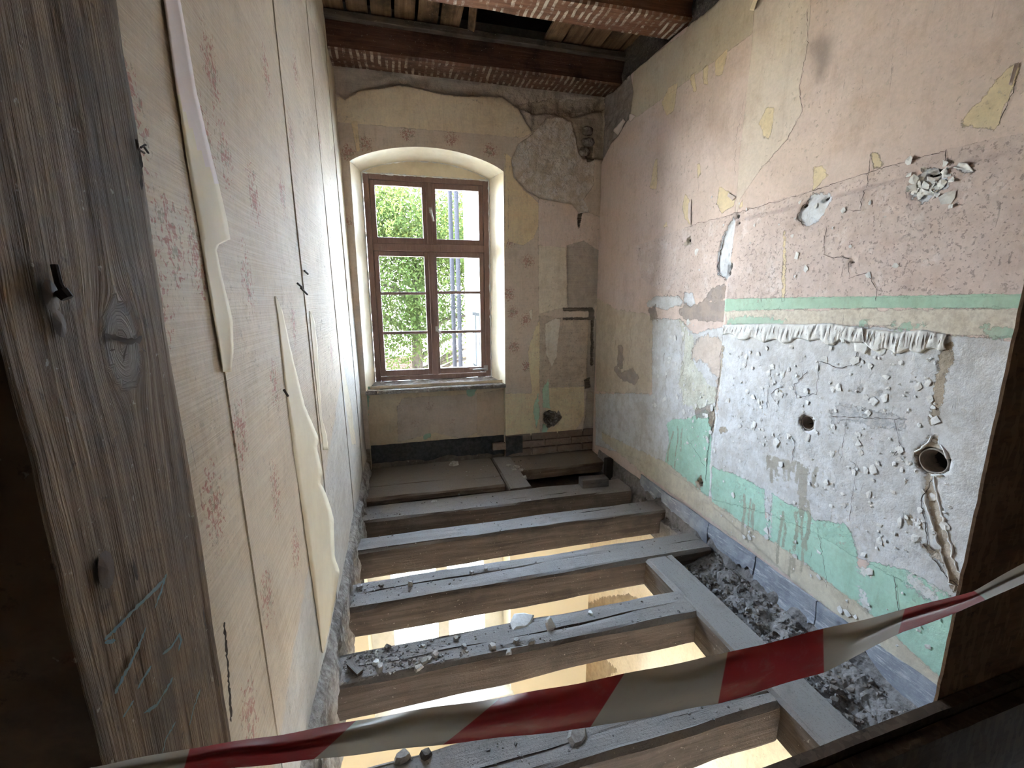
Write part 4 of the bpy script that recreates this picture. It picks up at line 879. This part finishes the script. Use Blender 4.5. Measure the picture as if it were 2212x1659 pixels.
# crumbled plaster lip under the skirting
V = []; ny, nz = 200, 10
for i in range(ny):
    y = 0.55+2.9*i/(ny-1)
    for j in range(nz):
        z = 0.06-0.16*j/(nz-1); V.append((XR-0.006-0.05*(j/(nz-1))**1.2*(0.5+float(fbm(np.array(y*14), np.array(z*14+3), 4))*1.6+.2), y, z+0.02*float(fbm(np.array(y*9), np.array(7.7), 3))))
mobj('mortar_lip', V, gridfaces(ny, nz), DEBRIS, wall_right)

# ------------------------------------------------------------------ room below, seen between the joists
def lowgrid(name, fn, u0, u1, v0, v1, bare, flip=False, lab=''):
    Uq, Vq, a, c = hgrid(u0, u1, v0, v1, 0.04); Pq = np.stack([Uq, Vq], 1)
    bb = union(Pq, bare) if bare else np.full(len(Pq), -0.12)
    o = struct(name, np.array([fn(p, q) for p, q in Pq]), gridfaces(a, c, flip=flip), LOWER, attrs={'bare': bb}, smooth=True); return tag(o, lab, 'wall')
lowgrid('wall_lower_right', lambda y, z: (XR+0.02, y, z), 0.0, YB+0.1, -3.3, -0.2, [RW(PX("1110,1420 1200,1330 1300,1290 1360,1285 1380,1300 1300,1420 1330,1450 1250,1500 1110,1560")), RW(PX("1300,1215 1440,1160 1440,1190 1300,1240"))], True, 'cream wall of the room below with bare patches')
lowgrid('wall_lower_left', lambda y, z: (-2.50, y, z), 0.0, YB+0.1, -3.3, -0.2, [], False, 'cream left wall of the room below')
lb = MB()
LWL = G('lower_white'); LWL = LWL.fin((0.72, 0.64, 0.48), 0.8)
for lo, hi in (((-2.52, YB, -3.3), (-2.1, 3.99, -0.2)), ((-2.1, YB, -0.8), (-0.42, 3.99, -0.2)), ((-2.1, YB, -3.3), (-0.42, 3.99, -2.5)), ((-1.0, YB, -2.5), (-0.42, 3.99, -0.8)), ((0.90, YB, -3.3), (XR+0.05, 3.99, -0.2)), ((-0.42, YB, -0.80), (0.90, 3.99, -0.2)), ((-0.42, YB, -3.3), (0.90, 3.99, -2.5))): lb.box(lo, hi)
struct('wall_lower_back', lb.v, lb.f, LWL, label='cream window wall of the room below', cat='wall')
fl = MB().box((-2.6, -0.2, -3.36), (XR+0.1, 4.0, -3.3)); struct('floor_lower', fl.v, fl.f, plain('lower_floor', (0.66, 0.58, 0.46)), label='floor of the room below', cat='floor')
WHITEF = plain('white_window_paint', (0.72, 0.70, 0.64), (0.66, 0.64, 0.58), 0.5, bump=0)
w2 = empty('window_2', (0.25, YW, -2.5), label='white framed window of the room below', cat='window', kind='structure')
b = MB()
for lo, hi in (((-0.42, YW, -2.5), (-0.28, YW+.07, -.8)), ((-0.28, YW, -2.5), (-0.21, YW+.05, -.8)), ((0.70, YW, -2.5), (0.90, YW+.07, -.8)), ((-0.28, YW, -0.88), (0.70, YW+.07, -.8)), ((-0.28, YW, -2.5), (0.70, YW+.07, -2.42))): b.box(lo, hi)
b.build('window_frame', WHITEF, w2); MB().box((0.22, YW-.01, -2.42), (0.33, YW+.06, -.88)).build('mullion', WHITEF, w2, bevel=.008)
MB().box((-0.21, YW+.03, -2.42), (0.22, YW+.034, -.88)).build('pane', GLASS, w2); MB().box((0.33, YW+.03, -2.42), (0.70, YW+.034, -.88)).build('pane', GLASS, w2)
MB().box((-0.44, YB-.04, -2.53), (0.92, YW+.02, -2.49)).build('window_sill', WHITEF, w2, bevel=.006)

w3 = empty('fill_window_lower', (-1.55, YW, -2.5), label='added white fill window of the room below, out of sight on the left', cat='window', kind='structure')  # added window out of view, brightens the joists and room from below
b = MB()
for lo, hi in (((-2.1, YW, -2.5), (-2.02, YW+.07, -.8)), ((-1.08, YW, -2.5), (-1.0, YW+.07, -.8)), ((-2.02, YW, -0.88), (-1.08, YW+.07, -.8)), ((-2.02, YW, -2.5), (-1.08, YW+.07, -2.42)), ((-1.60, YW, -2.42), (-1.50, YW+.07, -.88))): b.box(lo, hi)
b.build('window_frame', WHITEF, w3); MB().box((-2.02, YW+.03, -2.42), (-1.60, YW+.034, -.88)).build('pane', GLASS, w3); MB().box((-1.50, YW+.03, -2.42), (-1.08, YW+.034, -.88)).build('pane', GLASS, w3)

# ------------------------------------------------------------------ opening the viewer looks through
# hand-sawn door post with a big knot
yk, zk = LW([(262, 745)], -0.31)[0]
Uq, Zq, a, c = hgrid(0.447, 0.700, -0.4, 3.2, 0.0085)
dy, dz = Uq-yk, (Zq-zk)*0.62; r2 = dy*dy+dz*dz; r0 = 0.031
gph = dy*(1-np.minimum(1.0, (r0**2)/(r2+1e-6))*0.92)+0.010*fbm(Uq*3, Zq*1.1, 3)
gph = np.where(dy*dy+dz*dz < r0*r0, np.sqrt(r2)*0.55, gph)
knot = np.clip(r0-np.sqrt(r2), -0.1, 0.1)
edgeR = 0.012*fbm(Zq*7, Zq*0+3, 4); Uq2 = np.where(Uq > 0.68, Uq+edgeR, np.where(Uq < 0.465, Uq-0.006+0.02*fbm(Zq*5+9, Zq*0, 4), Uq))
Xp = -0.31+0.006*fbm(gph*55, Zq*1.2, 3)+0.004*fbm(Uq*5, Zq*2, 3)
front = np.stack([Xp, Uq2, Zq], 1); back = np.stack([np.full(len(Xp), -0.55), Uq2, Zq], 1); n3 = len(front)
Fc = gridfaces(a, c).tolist()
for i in range(c-1):
    Fc.append((i+1, n3+i+1, n3+i, i)); q = (a-1)*c+i; Fc.append((q, n3+q, n3+q+1, q+1))
g = G('sawn_post_wood'); Pp = g.pos(); gp = g.attr('grain'); kn = g.attr('knot')
zc = g.n('SeparateXYZ', {0: Pp}).outputs[2]
gv = g.n('CombineXYZ', {0: g.ma('MULTIPLY', gp, 1.0), 1: g.ma('MULTIPLY', zc, 0.012), 2: 0.0}).outputs[0]
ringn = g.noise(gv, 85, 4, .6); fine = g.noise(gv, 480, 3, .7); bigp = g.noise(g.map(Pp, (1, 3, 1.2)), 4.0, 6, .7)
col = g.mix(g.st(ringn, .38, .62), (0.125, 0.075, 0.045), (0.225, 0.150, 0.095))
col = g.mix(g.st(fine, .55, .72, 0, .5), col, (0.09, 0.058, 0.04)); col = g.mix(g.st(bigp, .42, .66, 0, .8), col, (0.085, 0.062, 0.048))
col = g.mix(g.st(g.noise(Pp, 26, 5, .7), .6, .68, 0, .7), col, (0.085, 0.06, 0.045)); col = g.mix(g.st(g.noise(Pp, 60, 3, .7), .67, .72, 0, .6), col, (0.36, 0.31, 0.26))
col = g.mix(g.st(kn, -.004, .004, 0, .85), col, g.mix(g.st(g.noise(gv, 300, 3, .6), .4, .6), (0.15, 0.125, 0.11), (0.20, 0.17, 0.15)))
hb = g.ma('ADD', g.ma('MULTIPLY', ringn, .005), g.ma('MULTIPLY', fine, .003))
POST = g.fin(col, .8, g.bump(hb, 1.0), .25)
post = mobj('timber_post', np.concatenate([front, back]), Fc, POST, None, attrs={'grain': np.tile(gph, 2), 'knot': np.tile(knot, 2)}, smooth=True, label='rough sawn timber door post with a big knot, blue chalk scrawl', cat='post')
def onP(q, off=0.004):
    p = hit(q, 0, -0.31); p[0] += off; return p
for s, w in (("216,1384 260,1340 300,1300 350,1250", .0028), ("352,1240 340,1280 326,1315", .0022), ("238,1500 270,1440 290,1400 307,1356", .0030), ("240,1385 216,1390", .002), ("343,1415 362,1400 380,1372 384,1385 378,1408", .0026), ("288,1490 302,1465 318,1440", .0022), ("303,1542 330,1525 352,1490 366,1465", .0022), ("402,1568 412,1530 426,1490", .0022), ("340,1640 350,1600 372,1560", .0014), ("256,1552 280,1515", .0015)):
    b = MB(); ribbon(b, [onP(q) for q in wander(PX(s), 6, .5)], w, np.array([1.0, 0, 0])); b.build('chalk_scrawl', BLUEINK, post)
for s, w in (("218,722 245,732 268,738 290,736 298,727", .0035), ("268,738 262,760 255,785", .0015), ("225,758 240,755", .0012), ("296,753 306,760", .002), ("478,1345 486,1440 494,1560", .0045), ("292,315 296,350 298,410", .0035), ("432,1310 438,1360", .002), ("278,1210 288,1255", .0025)):
    b = MB(); ribbon(b, [onP(q) for q in wander(PX(s), 6, .7)], w, np.array([1.0, 0, 0])); b.build('drying_crack', CRACK, post)
MB().tube([onP((100, 572), .006), onP((104, 612), .008), onP((108, 630), .010)], .003, 8).tube([onP((108, 628), .008), onP((112, 645), .012)], [.006, .005], 8).build('iron_spike', IRON, post)
for i, (p, r) in enumerate((((118, 700), .010), ((220, 1232), .016), ((98, 640), .012))):
    cc = onP(p, 0.0); n = 10
    MB().add([tuple(cc+np.array([0.004, r*math.cos(6.283*k/n)*.8, r*1.3*math.sin(6.283*k/n)])) for k in range(n)]+[tuple(cc+np.array([.0055, 0, 0]))], [(k, (k+1) % n, n) for k in range(n)]).build('dark_knot', plain('knot_wood', (0.09, 0.06, 0.045)), post)
b = MB()
for s in ("282,300 287,322", "292,318 303,312", "287,322 300,330", "300,318 309,330"):
    b.tube([onP(q, .006) for q in PX(s)], .0014, 5)
b.build('splinter', JOIST, post)

# particle boards
def osb(name, c1, c2, c3):
    g = G(name); P = g.obj(); w = g.noise(P, 6, 3, .6)
    v = g.n('TexVoronoi', {'Vector': g.map(P, (34, 34, 130), rot=(.2, .5, .3)), 'Scale': 1.0}); v2 = g.n('TexVoronoi', {'Vector': g.map(P, (110, 110, 30), rot=(.4, -.3, .2)), 'Scale': 1.0})
    r = g.n('SeparateXYZ', {0: v.outputs['Color']}).outputs[0]; r2 = g.n('SeparateXYZ', {0: v2.outputs['Color']}).outputs[1]
    col = g.mix(r, c1, c2); col = g.mix(g.st(r2, .6, .7, 0, .7), col, c3); col = g.mix(g.st(g.noise(P, 45, 4, .7), .6, .7, 0, .7), col, tuple(q*.3 for q in c1))
    return g.fin(col, .6, g.bump(g.ma('ADD', g.ma('MULTIPLY', r, .0015), g.ma('MULTIPLY', w, .001)), 1.0), .3)
OSB = osb('chipboard', (0.17, 0.10, 0.062), (0.24, 0.15, 0.095), (0.31, 0.21, 0.135))
OSBD = osb('dark_chipboard', (0.07, 0.045, 0.03), (0.10, 0.065, 0.045), (0.13, 0.09, 0.06))
def sheet(name, x0, x1, y0, y1, zb, ztf, mat, left=None, **k):
    nx_ = 60; nz_ = 120; V = []
    zt0_ = ztf(x0)
    # outline with splintery left and top edges
    cols = np.linspace(0, 1, nx_); V = []
    for s in cols:
        for t in np.linspace(0, 1, nz_):
            x = x0+(x1-x0)*s; z = zb+(ztf(x)-zb)*t
            if s == 0: x += 0.0035*(2*float(fbm(np.array(z*60), np.array(.5), 3))); 
            if t == 1: z += 0.006*float(fbm(np.array(x*40), np.array(1.5), 3))
            V.append((x, y0, z))
    V = np.array(V); B = V.copy(); B[:, 1] = y1; n_ = len(V)
    F_ = gridfaces(nx_, nz_).tolist()+(gridfaces(nx_, nz_, n_, True)).tolist()
    for j in range(nz_-1): F_.append((j+1, n_+j+1, n_+j, j)); q = (nx_-1)*nz_+j; F_.append((q, n_+q, n_+q+1, q+1))
    for i in range(nx_-1): q = i*nz_+nz_-1; F_.append((q, q+nz_, n_+q+nz_, n_+q)); q = i*nz_; F_.append((q, n_+q, n_+q+nz_, q+nz_))
    return mobj(name, np.concatenate([V, B]), F_, mat, None, **k)
sheet('chipboard_panel', 1.008, 1.80, 0.502, 0.507, 0.30, lambda x: 3.2, OSB, label='upright brown chipboard sheet closing the right side of the opening', cat='board')
sheet('barrier_board', -0.30, 1.80, 0.482, 0.500, -0.2, lambda x: 0.577+0.0705*(x-0.588), OSBD, label='chipboard barrier across the opening, rear sheet', cat='board')
sheet('barrier_board', -0.30, 1.80, 0.455, 0.478, -0.2, lambda x: 0.560+0.0705*(x-0.588), OSBD, label='chipboard barrier across the opening, front sheet nearest the viewer', cat='board')
# dim landing where the viewer stands
DIM = plain('landing_plaster', (0.66, 0.60, 0.52), (0.60, 0.54, 0.47))
for nm, lo, hi, lab in (('floor_landing', (-2.0, -3.0, -0.1), (2.6, 0.44, -0.02), 'floor of the dim landing where the viewer stands'), ('wall_landing_left', (-2.1, -3.0, -0.02), (-2.0, 3.98, 3.62), 'left wall of the dim landing'), ('wall_landing_right', (2.6, -3.0, -0.02), (2.7, 3.98, 3.62), 'right wall of the dim landing'),
        ('ceiling_landing', (-2.1, -3.0, 3.24), (2.7, 0.44, 3.3), 'ceiling of the dim landing'), ('wall_partition_left', (-2.0, 0.46, -0.1), (-0.57, 0.60, 3.24), 'partition beside the timber post'), ('wall_partition_right', (1.81, 0.46, -0.1), (2.6, 0.60, 3.24), 'partition beyond the chipboard sheet'),
        ('ceiling_below_left', (-2.6, 0.45, -0.3), (-0.57, 3.62, -0.2), 'ceiling of the room below beyond the plank wall'), ('wall_below_near', (-2.6, -0.3, -3.3), (XR+0.2, -0.2, -0.12), 'near wall of the room below'), ('wall_masonry_right', (1.84, 0.60, -3.4), (1.98, 4.2, 3.7), 'masonry core of the right wall'), ('wall_masonry_below', (-2.75, -0.2, -3.4), (-2.55, 4.0, -0.3), 'masonry core of the lower left wall'), ('wall_masonry_left', (-0.80, 0.73, -0.2), (-0.56, 4.0, 3.7), 'masonry core behind the plank wall'), ('ceiling_below_near', (-2.6, -0.2, -0.42), (XR+.1, 0.45, -0.3), 'ceiling strip of the room below under the landing')):
    b = MB().box(lo, hi); struct(nm, b.v, b.f, DIM, label=lab, cat=nm.split('_')[0])

b = MB()
for lo, hi in (((-2.1, -3.1, -0.1), (0.4, -3.0, 3.62)), ((1.6, -3.1, -0.1), (2.7, -3.0, 3.62)), ((0.4, -3.1, -0.1), (1.6, -3.0, 1.2)), ((0.4, -3.1, 2.2), (1.6, -3.0, 3.62))): b.box(lo, hi)
struct('wall_landing_rear', b.v, b.f, DIM, label='wall of the landing behind the viewer around an added fill window', cat='wall')

g = G('fill_dimming_pane'); _t = g.n('BsdfTransparent', {0: (0.045, 0.041, 0.035)}); g.t.links.new(_t.outputs[0], g.out.inputs[0])  # pane transmission set low to hold the added fill light down
b = MB().box((0.4, -3.06, 1.2), (1.6, -3.05, 2.2)); struct('fill_window_landing', b.v, b.f, g.m, label='added unseen fill window of the landing behind the viewer', cat='window')  # added window out of view, puts a little light on the chipboard

# ------------------------------------------------------------------ barrier tape
topT = PX("150,1665 225,1652 400,1618 600,1588 769,1557 878,1537 1081,1507 1300,1466 1572,1410 1778,1359 1955,1316 2104,1276 2212,1217 2330,1150")
botT = PX("150,1690 225,1682 400,1667 600,1650 769,1630 956,1608 1275,1572 1551,1520 1780,1452 1951,1365 2075,1320 2129,1297 2212,1258 2330,1195")
bounds = [(410, 395), (769, 678), (1081, 956), (1349, 1275), (1572, 1551), (1778, 1780), (1955, 1940), (2104, 2129), (2290, 2300)]
NT_, NVt = 220, 13; V = []; band = []
txs, tys = zip(*topT); bxs, bys = zip(*botT)
for i in range(NT_):
    x = 150+(2330-150)*i/(NT_-1)
    yt = np.interp(x, txs, tys); yb = np.interp(x, bxs, bys)
    yd = 0.432-0.012*math.sin(i*0.028)
    for j in range(NVt):
        t = j/(NVt-1); py = yt+(yb-yt)*t+1.2*math.sin(i*.3+t*2)
        curl = -0.022*math.sin(math.pi*min(1, t*1.1))+0.018*max(0, t-0.62)/0.38*(1 if x > 500 else .3)
        curl += 0.004*math.sin(i*.16+t*3)
        V.append(hit((x, py), 1, yd+curl*0.8))
        s = min(abs(x-(a_+(b_-a_)*t)) for a_, b_ in bounds); k = sum(x > a_+(b_-a_)*t for a_, b_ in bounds)
        band.append(s if k % 2 else -s)
g = G('barrier_tape_plastic'); bd = g.st(g.attr('band'), -1.5, 1.5); Pq = g.pos()
col = g.mix(bd, (0.34, 0.29, 0.235), (0.27, 0.026, 0.028)); col = g.mix(g.st(g.noise(Pq, 40, 5, .7), .5, .75, 0, .3), col, (0.28, 0.2, 0.17))
df = g.n('BsdfDiffuse', {0: col}); tl = g.n('BsdfTranslucent', {0: col}); gl = g.n('BsdfGlossy', {'Color': (1, 1, 1), 'Roughness': .28})
mx = g.n('MixShader', {0: .32, 1: df.outputs[0], 2: tl.outputs[0]}); mx2 = g.n('MixShader', {0: .06, 1: mx.outputs[0], 2: gl.outputs[0]})
g.t.links.new(mx2.outputs[0], g.out.inputs[0])
mobj('barrier_tape', V, gridfaces(NT_, NVt), g.m, None, attrs={'band': band}, smooth=True, label='red and white striped barrier tape sagging across the opening', cat='tape')

# ------------------------------------------------------------------ outside
GR = plain('sunny_yard', (0.40, 0.34, 0.24), (0.34, 0.30, 0.19), .95, sc=1.2)
b = MB().box((-30, 4.2, -3.9), (30, 60, -3.6)); struct('floor_yard', b.v, b.f, GR, label='sunny pale yard outside below the window', cat='ground')
WX = float(hit((1004, 600), 1, 9.9)[0])
nh = empty('neighbouring_wing', (1.9, 7, -3.6), label='bright white rendered wing of the house at right outside the window', cat='building')
RND = plain('white_render', (0.70, 0.71, 0.72), (0.60, 0.62, 0.65), .9, sc=4)
MB().box((WX, 4.3, -3.6), (4.2, 9.9, 5.5)).build('wall', RND, nh)
for zz in (0.55, -2.4):
    wv = MB().box((WX-.015, 8.0, zz-0.5), (WX+.01, 8.9, zz+0.6)).build('window', plain('far_window_frame', (0.012, 0.012, 0.012), spec=0.0), nh)
    for yy in (8.06, 8.49): MB().box((WX-.022, yy, zz-.44), (WX-.012, yy+.35, zz+.54)).build('pane', plain('far_pane', (0.03, 0.033, 0.036), rough=.3, spec=.05), wv)
MB().box((WX-.02, 4.3, 5.45), (4.4, 10.05, 5.7)).build('eaves', plain('eaves_wood', (0.3, 0.27, 0.24)), nh)
for i, (xx, yy, lb) in enumerate(((float(hit((992, 600), 1, 9.8)[0])-.02, 9.8, 'dark downpipe beside the white wing, nearer its wall'), (float(hit((977, 600), 1, 10.0)[0]), 10.0, 'dark downpipe by the white wing, nearer the tree'))):
    t = empty('downpipe', (xx, yy, -3.6), label=lb, cat='pipe', group='downpipes')
    PM = plain('zinc_pipe', (0.014, 0.013, 0.014), spec=0.0, bump=0)
    MB().tube([(xx, yy, -3.6), (xx, yy, 5.4)], .05, 10).build('pipe', PM, t, smooth=True)
    for zz in (-2, -.4, 1.2, 2.6, 4.2): MB().box((xx-.06, yy-.06, zz), (xx+.055, yy+.06, zz+.035)).build('bracket', PM, t)
# tree with real leaves
def tree(loc, crown, nleaf, trunk_r, lab, seed, cols):
    rg = np.random.default_rng(seed); t = empty('leafy_tree', loc, label=lab, cat='tree', group='trees outside the window'); loc = np.array(loc)
    b = MB(); cz = crown[2]; top = loc+np.array([.2, 0, cz])
    b.tube([loc, loc+np.array([.08, 0, cz*.4]), top], [trunk_r, trunk_r*.75, trunk_r*.35], 10)
    for k in range(16):
        a = rg.random()*6.28; z0 = cz*(.3+.6*rg.random()); p0 = loc+np.array([.1, 0, z0]); d = np.array([math.cos(a)*crown[0]*.7, math.sin(a)*crown[1]*.7, crown[3]*.5*rg.random()])
        b.tube([p0, p0+d*.5+np.array([0, 0, .15]), p0+d], [trunk_r*.38, trunk_r*.22, .015], 6)
    b.build('trunk', plain('bark', (0.026, 0.021, 0.016), (0.014, 0.011, 0.009), .95, spec=0.0, sc=9, bump=.01), t)
    V = []; n = nleaf; cl = rg.normal(0, 1, (90, 3)); cl /= np.linalg.norm(cl, axis=1)[:, None]; cl *= (rg.random((90, 1))**.45)
    ci = rg.integers(0, 90, n); P = (cl[ci]+rg.normal(0, .13, (n, 3)))*np.array([crown[0], crown[1], crown[3]])+loc+np.array([0, 0, cz])
    A = rg.normal(0, 1, (n, 3)); A /= np.linalg.norm(A, axis=1)[:, None]; Bv = np.cross(A, rg.normal(0, 1, (n, 3))); Bv /= np.linalg.norm(Bv, axis=1)[:, None]
    s = (.035+.035*rg.random((n, 1)))
    V = np.stack([P-A*s, P+Bv*s*.45, P+A*s, P-Bv*s*.45], 1).reshape(-1, 3)
    g = G('sunlit_leaf'); rr = g.noise(g.pos(), 1.6, 4, .7); colr = g.mix(g.st(rr, .35, .65), cols[0], cols[1])
    df = g.n('BsdfDiffuse', {0: colr}); tl = g.n('BsdfTranslucent', {0: colr}); mx = g.n('MixShader', {0: .4, 1: df.outputs[0], 2: tl.outputs[0]}); g.t.links.new(mx.outputs[0], g.out.inputs[0])
    mobj('foliage', V, np.arange(4*n).reshape(-1, 4), g.m, t, kind='stuff')
tree((float(hit((893, 770), 1, 13.0)[0]), 13.0, -3.6), (3.3, 1.9, 6.1, 2.85), 56000, .24, 'big leafy tree filling the window, its trunk in the lower pane', 3, ((0.017, 0.026, 0.008), (0.026, 0.032, 0.010)))
tree((-3.2, 17.5, -3.6), (3.0, 2.2, 5.8, 3.0), 36000, .22, 'second leafy tree behind, left of the big one', 5, ((0.016, 0.026, 0.009), (0.024, 0.032, 0.012)))
# garden wall of brick
gw = empty('garden_wall', (-1.5, 20.5, -3.6), label='dark brick garden wall far behind the trees', cat='garden wall')
MB().box((-6, 20.42, -3.6), (3.5, 20.60, -1.15)).build('wall_core', plain('garden_mortar', (0.03, 0.028, 0.026), spec=0.0), gw)
b0 = MB().box((-.118, -.03, 0), (.118, .03, .066)); first = None; cnt = 0
for r in range(8):
    for k in range(14):
        x = -2.6+k*.25+(.125 if r % 2 else 0)
        if first is None: first = b0.build('brick', plain('garden_brick', (0.012, 0.010, 0.009), (0.016, 0.011, 0.010), spec=0.0), gw); o = first
        else: o = first.copy(); COL.objects.link(o); setparent(o, gw)
        o.location = (x, 20.41, -1.24-r*.078)
